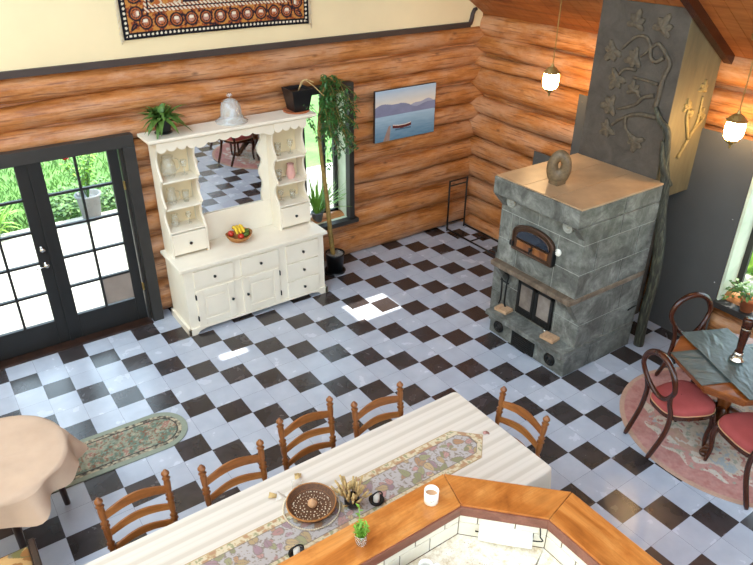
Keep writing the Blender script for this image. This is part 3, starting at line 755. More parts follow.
# rug hanging on the gable
def c_wallrug(u, v):   # u metres from the left edge (0..1.96), v metres above the lower edge (0..1.2)
    W, H = 1.96, 1.25
    d = np.minimum(np.minimum(u, W-u), np.minimum(v, H-v))
    along = np.where(np.minimum(u, W-u) < np.minimum(v, H-v), v, u)
    navy, white, org, rust, gold, dk, pink = arr('1a191e', 'd8ccb4', 'a3592e', '8a4526', 'b57a3c', '2b2328', 'b08270')
    C = np.tile(navy, (len(u), 1))
    p = np.mod(along, .042)-.021
    C = np.where(((p**2+(d-.032)**2) < .012**2)[:, None], white, C)
    band = (d > .058) & (d < .225); C = np.where(band[:, None], rust, C)
    n = fbm(along*40, d*40, 3); C = np.where((band & (n > .52))[:, None], gold, C); C = np.where((band & (n < .36))[:, None], dk, C)
    q = np.mod(along, .148)-.074; rr = np.hypot(q, d-.14)
    C = np.where((band & (np.abs(rr-.058) < .009))[:, None], dk, C); C = np.where((band & (rr < .05))[:, None], org, C)
    C = np.where((band & (rr < .034) & (n > .42))[:, None], pink, C); C = np.where((band & (np.abs(q) < .02) & (np.abs(d-.155) < .012))[:, None], white, C); C = np.where((band & (np.abs(rr-.036) < .004))[:, None], dk, C)
    st = (d > .225) & (d < .285); w = np.mod(along+d, .04) < .02
    C = np.where((st & w)[:, None], white, C); C = np.where((st & ~w)[:, None], rust, C); C = np.where((np.abs(d-.255) < .008)[:, None], dk, C)
    f = d >= .285; n = fbm(u*14, v*14, 9); C = np.where((f & (n > .5))[:, None], org, C); C = np.where((f & (n <= .5))[:, None], dk, C)
    C = np.where((f & (np.abs(n-.5) < .04))[:, None], gold, C); C = np.where((f & (n > .64))[:, None], white*.8, C)
    return C
u, v = np.meshgrid(np.linspace(0, 1.96, 330), np.linspace(0, 1.25, 200))
wr = thing('hanging_rug', 'orange and navy woven rug with white dotted border hung on the cream wall', 'rug', (-2.28, .11, 2.965))
sheet('carpet', 'wallrug', -3.265+u, .105+.006*np.sin(u*5)*np.exp(-v*3), 2.965+.012*np.sin(u*1.6)+v, c_wallrug, u, v, .012, wr, 'y')
m = MB()
for x0, sgn in ((-3.268, -1), (-1.302, 1)):
    for k in range(100):
        z = 2.96+k*.0125; m.tube([(x0, .108, z), (x0+sgn*random.uniform(.015, .03), .106, z-random.uniform(0, .02)), (x0+sgn*random.uniform(.02, .035), .108, z-random.uniform(.02, .045))], .0035, 4)
m.build('fringe', 'bead', wr)
# lake painting
def c_paint(u, v):
    sky0, sky1, mt, mt2, wa0, wa1, boat, dock = arr('9fb4c8', 'e0cfb6', '7d7f97', '9a9aac', '9fb6c6', '5f8096', '5c2a28', '9c8074')
    C = lerp(sky1, sky0, (v-.62)/.38)+(fbm(u*5, v*14, 2)[:, None]-.5)*.06
    hz = .5
    ridge2 = hz+.16+.05*np.sin(u*9+.5)+.02*np.sin(u*23); C = np.where((v < ridge2)[:, None], mt2, C)
    ridge = hz+.17+.07*np.sin(u*5.5+.2)*np.cos(u*2.)+.02*np.sin(u*17)-.05*(u > .55)*np.sin((u-.55)*7); C = np.where((v < ridge)[:, None], mt*(.85+.3*fbm(u*9, v*9, 5)[:, None]), C)
    w = v < hz; C = np.where(w[:, None], lerp(wa1, wa0, (v/hz)**1.4)+(fbm(u*8, v*40, 7)[:, None]-.5)*.09, C)
    bl = (v-(.245+.10*(2*(u-.44))**2*4)); b = (np.abs(u-.44) < .155) & (v < .275+.9*(u-.44)**2*1.2) & (v > .215+1.0*(u-.44)**2)
    C = np.where(b[:, None], boat, C); C = np.where(((np.abs(u-.44) < .15) & (np.abs(v-.275-.9*(u-.44)**2*1.2) < .008))[:, None], np.array([.75, .6, .5]), C)
    C = np.where(((np.abs(u-.46) < .13) & (v > .18) & (v < .212))[:, None], wa1*.6, C)
    dkk = (v < .30) & (u > .13+.30*v) & (u < .235+.10*v*.6); C = np.where((dkk & (u < .31))[:, None], dock*(.8+.4*fbm(u*30, v*9, 1)[:, None]), C)
    return np.clip(C, 0, 1)
pt = thing('lake_painting', 'unframed canvas painting of a canoe on a misty lake on the log wall', 'painting', (0, .06, 1.51))
m = MB(); m.box(-.465, .472, .055, .090, 1.505, 2.137); m.build('canvas_edge', 'trim_dark', pt)
u, v = np.meshgrid(np.linspace(0, 1, 200), np.linspace(0, 1, 140))
sheet('canvas', 'painting', -.463+u*.933, .0545+0*u, 1.507+v*.628, c_paint, u, v, .004, pt, 'y')
# floor rugs
def c_round(u, v):   # metres from centre
    r = np.hypot(u/1.0, v/1.0); a = np.arctan2(v, u)
    cream, pink, rose, tan, grn, blue, dkr = arr('c9bcae', 'bb8b82', 'ad756d', 'b9a085', 'a09e8e', 'a3a5a5', '7a4f48')
    n = fbm(u*6, v*6, 4); n2 = fbm(u*22, v*22, 8)
    C = lerp(pink, rose, (n2-.3)*2)
    inner = r < .76+.03*np.sin(a*16); C = np.where(inner[:, None], lerp(cream, tan, (n-.35)*1.6), C)
    md = inner & (r > .60); q = np.sin(a*14)*.06; C = np.where((md & (np.abs(r-.68-q) < .035+.03*n2))[:, None], pink, C)
    C = np.where((inner & (n2 > .66))[:, None], grn, C); C = np.where((inner & (n2 < .30))[:, None], rose, C); C = np.where((inner & (n > .60) & (n2 > .5))[:, None], blue, C)
    C = np.where((inner & (n < .40) & (r < .62))[:, None], lerp(pink, tan, n2), C)
    C = np.where(((r > .955))[:, None], lerp(tan, pink, .4+0*r), C)
    return C*(.86+.28*fbm(u*60, v*60, 3)[:, None])
def disc(cx, cy, rx, ry, N, z, power=2.):
    a = np.linspace(-1, 1, N); A, B = np.meshgrid(a, a)
    # map square to disc
    U = A*np.sqrt(1-B*B/2); V = B*np.sqrt(1-A*A/2)
    return U, V, cx+U*rx, cy+V*ry, z+0*U
U, V, X, Y, Z = disc(.16, -4.62, .90, .95, 210, .008)
recenter(tag(sheet('round_rug', 'roundrug', X, Y, Z, c_round, U, V, .0075), 'round faded pink and cream patterned rug under the pedestal table', 'rug'))
def c_mat(u, v):     # u along, v across, metres from the centre; half length .62, half width .25
    hl, hw = .68, .255; xs = np.clip(u, -(hl-hw), hl-hw); d = hw-np.hypot(u-xs, v)
    sage, cream, brown, grn, dkb, rose = arr('8c9383', 'b5a98f', '7c5c4b', '5f6f62', '45423f', '9a7468')
    n = fbm(u*26, v*26, 6); n2 = fbm(u*60, v*60, 2)
    C = lerp(grn*1.1, cream, (n-.35)*2.2); C = np.where((n2 > .62)[:, None], brown, C); C = np.where((n2 < .30)[:, None], sage, C); C = np.where(((n > .62) & (n2 > .45))[:, None], rose, C)
    b = d < .085; C = np.where(b[:, None], lerp(cream, dkb, (fbm(u*45, v*45, 12)-.35)*3), C); C = np.where((d < .05)[:, None], sage*(.9+.2*n2[:, None]), C); C = np.where((np.abs(d-.088) < .006)[:, None], dkb, C)
    return C
N1, N2 = 230, 90
a, b = np.meshgrid(np.sin(np.linspace(-PI/2, PI/2, N1)), np.linspace(-1, 1, N2))
u = a*.68; hw = np.where(np.abs(u) > .425, np.sqrt(np.clip(.255**2-(np.abs(u)-.425)**2, 1e-8, 1)), .255); v = b*hw
ang = R(-1.5)
recenter(tag(sheet('oval_mat', 'mat', -4.48+u*math.cos(ang)-v*math.sin(ang), -1.755+u*math.sin(ang)+v*math.cos(ang), .009+0*u, c_mat, u, v, .008), 'sage green patterned mat with rounded end on the tiles beside the draped round table', 'mat'))

# ------------------------------------------------------------------ soapstone heater
SY0, SY1 = -3.25, -2.21
st = thing('masonry_heater', 'large grey soapstone masonry heater with arched oven door and iron firebox doors', 'stove', (0, -2.73, 0))
m = MB(); g = .0045
def course(z0, z1, xf, ys, xs, y0=SY0, y1=SY1):
    Y = [y0]+sorted(ys)+[y1]; X = [xf]+sorted(xs)+[.55]
    for a in range(len(Y)-1):
        for b in range(len(X)-1): m.box(X[b]+g*(b > 0), X[b+1]-g*(b < len(X)-2), Y[a]+g*(a > 0), Y[a+1]-g*(a < len(Y)-2), z0+g, z1-g)
m.m = 0
course(0, .245, -.49, (-2.55, -2.86), (-.12,))
course(.30, .56, -.37, (-2.44, -2.95), (.05,)); course(.56, .845, -.37, (-2.44, -2.95), (.22,))
course(.90, 1.15, -.50, (-2.47, -2.95), (.12,)); course(1.15, 1.45, -.50, (-2.36, -2.46, -2.96), (-.30, .30)); course(1.45, 1.65, -.50, (-2.7,), (.0,))
course(1.65, 1.812, -.46, (-2.7,), (.0,))
course(0, .40, -.33, (), (), SY1+.006, -2.03); course(.40, .86, -.33, (), (), SY1+.006, -2.03)
for y0, y1 in ((SY0+.001, SY0+.07), (SY1-.07, SY1-.001)):
    m.prism([(-.49, 1.49), (-.63, 1.645), (-.49, 1.645)], 'y', y0, y1); m.prism([(-.36, .57), (-.55, .842), (-.36, .842)], 'y', y0, y1)
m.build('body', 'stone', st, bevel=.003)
m = MB()
for z0, z1, xf in ((.005, .245, -.484), (.30, .845, -.364), (.90, 1.65, -.494), (1.64, 1.81, -.455)): m.box(xf, .54, SY0+.006, SY1-.006, z0, z1)
m.box(-.32, .54, SY1, -2.036, .01, .855)
m.build('mortar', 'mortar', st)
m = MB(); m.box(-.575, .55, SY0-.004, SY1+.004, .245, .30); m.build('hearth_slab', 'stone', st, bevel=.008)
m = MB(); m.box(-.575, .55, SY0-.006, SY1+.006, .847, .90); m.build('mantel_shelf', 'ledge', st, bevel=.008)
m = MB(); m.box(-.36, .55, SY1+.007, -2.0, .862, .90); m.build('side_shelf', 'iron', st, bevel=.005)
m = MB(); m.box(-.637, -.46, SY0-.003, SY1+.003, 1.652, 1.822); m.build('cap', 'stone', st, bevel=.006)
m = MB()
for a, b in ((SY0-.002, -2.905), (-2.90, -2.56), (-2.555, SY1+.002)): m.box(-.617, .548, a, b, 1.812, 1.832)
m.build('top_slab', 'tan_top', st, bevel=.003)
# arched oven door on the upper front
def arch(y0, y1, z0, zs, zt, n=16):
    c = (y0+y1)/2; h = (y1-y0)/2
    return [(y0, z0), (y1, z0)]+[(c+h*math.cos(PI*i/n), zs+(zt-zs)*math.sin(PI*i/n)) for i in range(n+1)]
ov = MB(); X = -.50
outer = arch(-2.95, -2.44, 1.13, 1.30, 1.42); inner = arch(-2.905, -2.485, 1.255, 1.285, 1.375)
ov.prism(outer, 'x', X-.035, X+.0); od = ov.build('oven_door', 'brown_iron', st, bevel=.004)
m = MB(); m.prism(inner, 'x', X-.042, X-.034)
t = NT('oven_glass'); t.set(hexc('1d2430'), .06, 0., .6); MATS['ovenglass'] = t.m
m.build('glass', 'ovenglass', od)
m = MB(); m.tube([(X-.042, p, q) for p, q in inner], .008, 6, True); m.tube([(X-.04, p, q) for p, q in outer], .012, 6, True); m.build('rim', 'brown_iron', od)
m = MB(); m.box(X-.045, X-.034, -2.68, -2.50, 1.165, 1.235); m.box(X-.045, X-.034, -2.89, -2.71, 1.165, 1.235); o = m.build('panel', 'oak', od, bevel=.003); o['label'] = 'brown inset panels'
m = MB(); m.cyl((X-.04, -2.695, 1.20), (X-.075, -2.695, 1.20), .008); m.cyl((X-.075, -2.695, 1.235), (X-.075, -2.695, 1.165), .007); m.build('handle', 'iron', od)
m = MB(); m.box(X-.05, X-.0, -2.455, -2.41, 1.15, 1.20); m.box(X-.05, X-.0, -2.965, -2.945, 1.13, 1.3); m.build('hinge', 'iron', od)
RX = Matrix.Rotation(R(-90), 4, 'Y')
def rosette(name, x, y, z, r, mat, lab=None, parent=st):
    m = MB(); M = Matrix.Translation((x, y, z)) @ RX
    m.lathe([(r, 0), (r, .012), (r*.86, .02), (r*.74, .010), (r*.62, .010), (r*.55, .022), (r*.42, .022), (r*.34, .012), (r*.2, .012), (r*.14, .026), (.0005, .028)], (0, 0, 0), 24, M)
    o = m.build(name, mat, parent)
    if lab: o['label'] = lab
    return o
rosette('thermometer', X-.0, -2.985, 1.285, .035, 'white_ceramic', 'small white dial')
rosette('rosette', X, -2.335, 1.57, .06, 'mortar'); rosette('rosette', X, -3.05, 1.57, .06, 'mortar')
rosette('damper', -.49, -2.345, .118, .068, 'iron', 'black round damper'); rosette('damper', -.49, -3.07, .118, .068, 'iron', 'black round damper')
m = MB(); m.box(-.512, -.485, -2.86, -2.555, .02, .19); m.box(-.52, -.51, -2.845, -2.57, .035, .175)
for k in range(5): m.box(-.528, -.515, -2.83, -2.585, .05+k*.024, .06+k*.024)
m.build('ash_drawer', 'iron', st, bevel=.004)
# firebox doors
for y0, y1 in ((-2.695, -2.46), (-2.935, -2.70)):
    m = MB(); x = -.37
    m.box(x-.03, x, y0, y0+.035, .345, .725); m.box(x-.03, x, y1-.035, y1, .345, .725); m.box(x-.03, x, y0, y1, .69, .725); m.box(x-.032, x, y0, y1, .345, .42)
    for k in range(5): yy = y0+.03+(y1-y0-.06)*k/4; m.box(x-.038, x-.03, yy-.008, yy+.008, .36, .40)
    fd = m.build('firebox_door', 'iron', st, bevel=.003)
    m = MB(); m.box(x-.018, x-.012, y0+.03, y1-.03, .415, .695); t = 'sooty_glass'
    if t not in MATS:
        q = NT(t); f = q.noise(q.coord(), 5, 5); q.set(q.ramp(f, [(.3, hexc('5b5048')), (.7, hexc('8b8076'))]), .15); MATS[t] = q.m
    m.build('glass', t, fd)
m = MB(); m.cyl((-.405, -2.90, .35), (-.43, -2.90, .33), .012); m.build('latch', 'chrome', st)
m = MB(); m.tube([(.40, SY0-.004, .48), (.43, SY0-.03, .52), (.49, SY0-.03, .52), (.51, SY0-.004, .50)], .008, 6); m.build('hook', 'iron', st)
# loose bricks and tools
for y, lb in ((-2.34, 'tan brick on the heater hearth below the hanging tools'), (-2.99, 'tan brick on the heater hearth at the end nearest the round table')):
    m = MB(); m.box(-.06, .06, -.08, .08, 0, .035, Matrix.Rotation(R(6), 4, 'Z')); o = m.build('brick', 'brick_tan', bevel=.004); o.location = (-.44, y, .301); tag(o, lb, 'brick')
tg = thing('fireplace_tongs', 'black iron fireplace tongs hanging on the heater front below the mantel shelf', 'tongs', (-.40, -2.28, .33))
m = MB()
m.cyl((-.371, -2.28, .72), (-.42, -2.28, .72), .006); m.build('hook', 'iron', tg)
for s_ in (-1, 1):
    m = MB(); m.tube(smooth_path([(-.41, -2.28+.01*s_, .73), (-.41, -2.28+.05*s_, .70), (-.41, -2.28+.035*s_, .60), (-.41, -2.28+.03*s_, .40), (-.41, -2.28+.05*s_, .33)], 5), .010, 6); m.build('arm', 'iron', tg)
m = MB(); m.cyl((-.41, -2.34, .62), (-.41, -2.22, .62), .008); m.build('crossbar', 'iron', tg)
# sculpture on the heater
bs = thing('stone_sculpture', 'brown carved stone egg sculpture with a hole standing on the heater top', 'sculpture', (-.32, -2.70, 1.833))
m = MB(); m.box(-.38, -.26, -2.755, -2.645, 1.833, 1.878); m.build('base', 'stone_bird', bs, bevel=.006)
m = MB(); C0 = Vector((-.32, -2.70, 2.012)); nseg = 28
vs = []; nj = 10
for i in range(nseg):
    a = 2*PI*i/nseg; rr = .066-.010*math.sin(a); cz = .012*math.sin(a)
    for j in range(nj):
        b = 2*PI*j/nj; th = .054-.010*math.sin(a)
        p = Vector((math.sin(b)*.04, (rr+th*math.cos(b))*math.cos(a)*.84, (rr+th*math.cos(b))*math.sin(a)*1.22+cz))
        vs.append(C0+Matrix.Rotation(R(42), 3, 'Z') @ (p*1.1))
m._add(vs, [(i*nj+j, i*nj+(j+1) % nj, ((i+1) % nseg)*nj+(j+1) % nj, ((i+1) % nseg)*nj+j) for i in range(nseg) for j in range(nj)], True)
m.build('ring', 'stone_bird', bs)

# ------------------------------------------------------------------ chimney with vine relief
def hit(px, py, axis, val):
    d = RW.transposed() @ Vector(((px-376.5)/673.262, (py-282.5)/673.262, 1.)); C = camo.matrix_world.translation
    i = 'xyz'.index(axis); return C+d*((val-C[i])/d[i])
CX, CY0, CY1 = .55, -3.15, -2.215
ch = thing('chimney', 'dark grey stucco chimney with moulded vine and leaf relief behind the heater', 'chimney', (.88, -2.66, 0))
m = MB(); m.prism([(CX, 1.60), (1.185, 1.60), (1.185, ceilz(1.185)-.004), (CX, ceilz(CX)-.004)], 'y', CY0, CY1); m.mi[0] = 1; m.box(.60, 1.19, -2.92, -2.30, 0, 1.62); m.build('column', ['stucco', 'stucco_lit'], ch, bevel=.006)
def cp(x, y): p = hit(575+x/3.528, y/3.531, 'x', CX-.012); return p
def vine(name, pts, r0, r1, mat='vine'):
    P = smooth_path([cp(*q) for q in pts], 6); n = len(P); m = MB()
    m.tube(P, [r0+(r1-r0)*i/(n-1) for i in range(n)], 8); return m.build(name, mat, ch)
vine('vine_branch', [(285, 378), (298, 330), (312, 278), (334, 232), (328, 205), (300, 158), (280, 160), (255, 182), (232, 200)], .024, .012)
vine('vine_branch', [(312, 205), (285, 218), (266, 200), (266, 160), (250, 130), (215, 130), (165, 172)], .020, .012)
vine('vine_branch', [(292, 298), (255, 285), (205, 272)], .018, .01)
vine('vine_branch', [(215, 248), (180, 242), (155, 262)], .018, .012)
vine('vine_branch', [(278, 338), (240, 345), (210, 370), (150, 385)], .022, .012)
vine('vine_branch', [(290, 415), (240, 405), (200, 405), (160, 420), (130, 440)], .024, .012)
vine('vine_branch', [(180, 408), (178, 450), (205, 490)], .018, .01)
vine('vine_branch', [(230, 345), (215, 320), (205, 295)], .016, .01)
def lobed(c, size, ang, plane):
    """moulded five-lobed leaf lying on the plaster"""
    m = MB(); tips = []; n = 5
    pts = []
    for k in range(n):
        a = ang+R(-110+55*k); L = size*(1.0, .95, 1.25, .95, 1.0)[k]
        for da, f in ((-26, .62), (-13, .86), (0, 1.), (13, .86)): pts.append((a+R(da), L*f))
    pts.append((ang+R(180), size*.3))
    P = [(r*math.cos(a), r*math.sin(a)) for a, r in pts]; N = len(P)
    def w(p, h):
        if plane == 'x': return (CX-h, c[1]+p[0], c[2]+p[1])
        return (c[0]+p[0], CY0-h, c[2]+p[1])
    vs = [w(p, -.004) for p in P]+[w((p[0]*.92, p[1]*.92), .016) for p in P]+[w((0, 0), .034)]
    fs = [(i, (i+1) % N, N+(i+1) % N, N+i) for i in range(N)]+[(N+i, N+(i+1) % N, 2*N) for i in range(N)]
    m._add(vs, fs); return m
for x, y, sz, an in ((215, 82, 34, 80), (308, 100, 36, 70), (212, 205, 34, 200), (135, 178, 36, 230), (148, 275, 36, 240), (205, 318, 26, 100), (126, 372, 36, 190), (115, 452, 32, 220), (212, 495, 34, 265)):
    c = cp(x, y); lobed(c, sz/3.53*.0112, R(180-an), 'x').build('leaf', 'vine', ch)
# thick limb down the corner of the chimney to the floor
P = [hit(575+285/3.528, 378/3.531, 'x', CX-.03), hit(575+300/3.528, 425/3.531, 'x', CX-.035), hit(575+326/3.528, 470/3.531, 'x', CX-.03), Vector((.56, -3.20, 2.0)), Vector((.575, -3.235, 1.82)), Vector((.59, -3.25, 1.55)), Vector((.60, -3.31, 1.2)), Vector((.62, -3.33, .8)), Vector((.63, -3.31, .4)), Vector((.64, -3.32, .0))]
P = smooth_path(P, 6); m = MB(); n = len(P)
m.tube(P, [.018+.034*min(1, i/(n*.5)) for i in range(n)], 10); m.build('vine_limb', 'limb', ch)
m = MB(); P = smooth_path([Vector((.50, -3.17, 2.22)), Vector((.51, -3.185, 2.08)), Vector((.53, -3.22, 1.95)), Vector((.60, -3.27, 1.8))], 5); m.tube(P, [.02+.015*i/len(P) for i in range(len(P))], 8); m.build('vine_limb', 'limb', ch)
def cs(px, py): return hit(650+px/4.35, 60+py/4.35, 'y', CY0-.012)
for pts in ([(120, 425), (165, 345), (205, 270), (230, 160)], [(165, 345), (160, 260), (168, 215)], [(170, 330), (225, 262), (238, 235)]):
    m = MB(); P = smooth_path([cs(*q) for q in pts], 5); m.tube(P, [.018-.008*i/len(P) for i in range(len(P))], 7); m.build('vine_branch', 'tanvine', ch)
for x, y, sz, an in ((165, 205, .07, 100), (235, 125, .07, 80), (222, 238, .06, 60), (180, 235, .05, 150)): lobed(cs(x, y), sz, R(an), 'y').build('leaf', 'tanvine', ch)
# grey heat-shield panels fixed on the logs
for name, y0, y1, z0, z1, lb in (('heat_shield', -2.6, -1.64, .0, 2.25, 'upright grey metal heat shield on the log wall beside the chimney, behind the heater'), ('heat_shield', -1.635, -1.09, .0, 1.44, 'low grey metal heat shield on the log wall behind the stone sculpture'), ('heat_shield', -3.735, -2.97, .0, 2.235, 'tall dark grey heat shield between the chimney and the window by the round table')):  # last sheet widened over the recess to stand in for its shade
    p = thing(name, lb, 'panel', (1.15, (y0+y1)/2, z0)); m = MB(); m.box(1.145, 1.155, y0, y1, z0, z1); m.build('sheet', 'panel_grey', p, bevel=.002)
    m = MB()
    for yy in (y0+.06, y1-.06):
        for k in range(4): zz = z0+.08+(z1-z0-.16)*k/3; m.lathe([(.007, 0), (.006, .003), (.0005, .004)], (0, 0, 0), 8, Matrix.Translation((1.145, yy, zz)) @ RX)
    m.build('screw', 'chrome', p)
    m = MB(); m.box(1.155, 1.175, y0+.05, y0+.09, z0+.05, z1-.05); m.box(1.155, 1.175, y1-.09, y1-.05, z0+.05, z1-.05); m.build('batten', 'iron', p)

# ------------------------------------------------------------------ pendant lanterns
def lantern(x, y, z, label):
    """z = underside of the finial"""
    t = thing('pendant_lantern', label, 'lamp', (x, y, z)); o = (x, y, z)
    m = MB(); m.lathe([(.0005, 0), (.013, .018), (.009, .036), (.026, .048), (.036, .058), (.05, .068), (.064, .078), (.064, .086), (.05, .09)], o, 16); m.build('base', 'brass', t)
    m = MB(); m.lathe([(.058, .088), (.074, .112), (.082, .16), (.081, .215), (.074, .25), (.070, .262)], o, 24); g = m.build('globe', 'globe', t)
    m = MB()
    for k in range(6):
        a = PI*k/3+.3; m.tube([(x+r*math.cos(a), y+r*math.sin(a), z+h) for r, h in ((.062, .088), (.079, .112), (.087, .16), (.086, .215), (.079, .25))], .004, 5)
    m.build('cage', 'brass', t)
    m = MB(); m.lathe([(.088, .250), (.092, .258), (.074, .270), (.058, .290), (.046, .302), (.02, .315), (.008, .345), (.0005, .346)], o, 12, None, True, False); m.build('cap', 'brass', t)
    m = MB(); zt = ceilz(x)-.006; zz = z+.345; k = 0
    while zz < zt-.02:
        a = (1, 0) if k % 2 else (0, 1)
        m.tube([(x+a[0]*.007*math.cos(q), y+a[1]*.007*math.cos(q), zz+.011+.016*math.sin(q)) for q in [2*PI*i/8 for i in range(8)]], .0025, 4, True); zz += .024; k += 1
    m.cyl((x+.004, y, z+.34), (x+.004, y, zt), .0022, None, 5); m.build('chain', 'brass', t)
    m = MB(); m.lathe([(.0005, 0), (.055, 0), (.06, .02), (.06, .05)], (x, y, zt-.045), 16); m.build('ceiling_rose', 'brass', t)
lantern(.60, -1.675, 2.30, 'lit brass pendant lantern hanging before the log wall on the corner side of the chimney')
lantern(.80, -3.63, 2.22, 'lit brass pendant lantern hanging above the round table by the grey panel')

# ------------------------------------------------------------------ firewood rack
rk = thing('firewood_rack', 'empty black metal firewood rack in the log corner', 'rack', (.97, -.5, 0))
for y in (.04, -1.02):
    m = MB()
    for x in (.80, 1.12): m.cyl((x, y, 0), (x, y, .76), .013)
    for z in (.12, .68, .75): m.cyl((.80, y, z), (1.12, y, z), .010)
    m.build('end_frame', 'iron', rk)
for x in (.80, 1.12):
    m = MB(); m.cyl((x, .04, .03), (x, -1.02, .03), .012); m.build('rail', 'iron', rk)
m = MB(); m.cyl((.80, -.45, .03), (1.12, -.45, .03), .010); m.build('crossbar', 'iron', rk)

# ------------------------------------------------------------------ tall potted tree
tr = thing('potted_tree', 'tall slim potted tree with a drooping leafy crown beside the narrow window', 'tree', (-1.175, -.10, 0))
m = MB(); m.lathe([(.09, 0), (.13, .004), (.135, .028), (.129, .028), (.12, .012), (.09, .012)], (-1.175, -.10, 0), 28); m.build('saucer', 'black_pot', tr)
m = MB(); m.lathe([(.098, .012), (.118, .245), (.124, .25), (.124, .268), (.113, .268), (.111, .24), (.0005, .24)], (-1.175, -.10, 0), 28); m.build('pot', 'black_pot', tr)
m = MB(); m.lathe([(.110, .243), (.08, .249), (.0005, .25)], (-1.175, -.10, 0), 24, None, False)
for k in range(160):
    a = random.uniform(0, 6.28); r = .10*math.sqrt(random.random()); m.ball((-1.175+r*math.cos(a), -.10+r*math.sin(a), .252), random.uniform(.007, .013), (1, 1, .7), 6)
m.build('gravel', 'gravel', tr)
TP = smooth_path([(-1.20, -.10, .22), (-1.235, -.10, .6), (-1.27, -.10, 1.05), (-1.32, -.10, 1.5), (-1.345, -.10, 1.85), (-1.31, -.10, 2.15)], 8)
m = MB(); m.tube(TP, [.032-.016*i/(len(TP)-1) for i in range(len(TP))], 10); m.build('trunk', 'trunk', tr)
m = MB(); m2 = MB()
for k in range(56):
    b = TP[random.randrange(int(len(TP)*.72), len(TP))]
    a = random.uniform(-1.0, 1.0) if random.random() < .8 else random.uniform(0, 6.28)
    rch = random.uniform(.10, .50); up = random.uniform(.08, .36); dn = random.uniform(.08, .5)
    ex = max(-1.41, b.x+rch*math.cos(a)); ey = min(-.02, -.10+rch*.35*math.sin(a)-.05)
    P = smooth_path([b, (b.x+rch*.5*math.cos(a), (b.y+ey)/2, b.z+up), (ex, ey, b.z+up-dn)], 7); m.tube(P, .0032, 4)
    for i, q in enumerate(P[3:]):
        for s_ in (-1, 1, .3):
            d = Vector((random.uniform(-.6, .6)+s_*.8, random.uniform(-.7, .3), random.uniform(-.7, .4)))
            m2.leaf(q+Vector((random.uniform(-.012, .012),)*3), d, random.uniform(.035, .06), .028, (0, 0, 1), .3, 2)
m.build('branch', 'trunk', tr); m2.build('foliage', 'leaf_dark', tr)
# strappy plant on the window sill
sx = thing('spider_plant', 'strappy arching green plant in a small pot on the narrow window sill behind the tree', 'plant', (-1.24, .19, .606))
m = MB(); m.lathe([(.055, 0), (.075, .11), (.082, .115), (.082, .13), (.07, .13), (.068, .11), (.0005, .11)], (-1.24, .19, .606), 20); m.build('pot', 'grey_pot', sx)
m = MB()
for k in range(95):
    a = random.uniform(0, 6.28); m.leaf((-1.24+.03*math.cos(a), .19+.03*math.sin(a), .715), (math.cos(a)*(.9 if math.cos(a) > 0 else .4), -.2+math.sin(a)*.2, random.uniform(.35, 2.6)), random.uniform(.35, .66), .020, (0, 0, 1), random.uniform(.05, .5), 6)
m.build('foliage', 'leaf_fresh', sx)
# herb in terracotta on the other sill
ip = thing('potted_ivy', 'trailing green plant in a terracotta pot on the dark sill beside the round table', 'plant', (1.19, -4.03, .602))
m = MB(); m.lathe([(.055, 0), (.075, .12), (.085, .12), (.088, .155), (.076, .155), (.07, .13), (.0005, .13)], (1.19, -4.03, .602), 22); m.build('pot', 'terracotta', ip)
m = MB()
for k in range(95):
    a = random.uniform(0, 6.28); r = random.uniform(0, .15)
    p = Vector((1.19+r*math.cos(a)*.7, -4.0+r*math.sin(a)*1.1+.05, .75+.12*random.random()-.6*r*r*8*random.random()))
    m.leaf(p, (math.cos(a), math.sin(a), random.uniform(-.5, .8)), random.uniform(.03, .055), .04, (0, 0, 1), .3, 2)
for k in range(12):
    a = random.uniform(0, 6.28); m.tube(smooth_path([(1.19, -4.03, .73), (1.19+.08*math.cos(a), -4.0+.09*math.sin(a), .84), (1.19+.15*math.cos(a), -3.99+.16*math.sin(a), .74)], 4), .003, 4)
m.build('foliage', 'leaf_green', ip)

# ------------------------------------------------------------------ long dining table
TX0, TX1, TY0, TY1, TZ = -5.95, -2.175, -4.525, -3.52, .765
dt = thing('dining_table', 'long dining table hidden under the cream striped tablecloth', 'table', ((TX0+TX1)/2, (TY0+TY1)/2, 0))
m = MB(); m.box(TX0+.01, TX1-.01, TY0+.01, TY1-.01, TZ-.04, TZ-.006); m.build('tabletop', 'oak_slat', dt)
for x in (TX0+.12, TX1-.14):
    for y in (TY0+.12, TY1-.12):
        m = MB(); m.lathe([(.028, 0), (.038, .05), (.03, .1), (.045, .3), (.032, .55), (.045, .6), (.045, TZ-.041)], (x, y, 0), 16); m.build('leg', 'oak', dt)
m = MB()
def cloth(u, v): pass
# top sheet, rounded corners and a softly folded drop all round
per = []; rc = .035
def corner(cx, cy, a0): return [(cx+rc*math.cos(R(a0+15*i)), cy+rc*math.sin(R(a0+15*i))) for i in range(7)]
def edge(p, q, n): return [(p[0]+(q[0]-p[0])*i/n, p[1]+(q[1]-p[1])*i/n) for i in range(1, n)]
c1 = corner(TX1-rc, TY1-rc, 0); c2 = corner(TX0+rc, TY1-rc, 90); c3 = corner(TX0+rc, TY0+rc, 180); c4 = corner(TX1-rc, TY0+rc, 270)
per = c1+edge(c1[-1], c2[0], 60)+c2+edge(c2[-1], c3[0], 16)+c3+edge(c3[-1], c4[0], 60)+c4+edge(c4[-1], c1[0], 16)
N = len(per); rings = [(0, TZ), (.004, TZ-.004), (.007, TZ-.012), (.010, TZ-.06), (.014, TZ-.12), (.02, TZ-.19)]
ctr = ((TX0+TX1)/2, (TY0+TY1)/2); vs = []
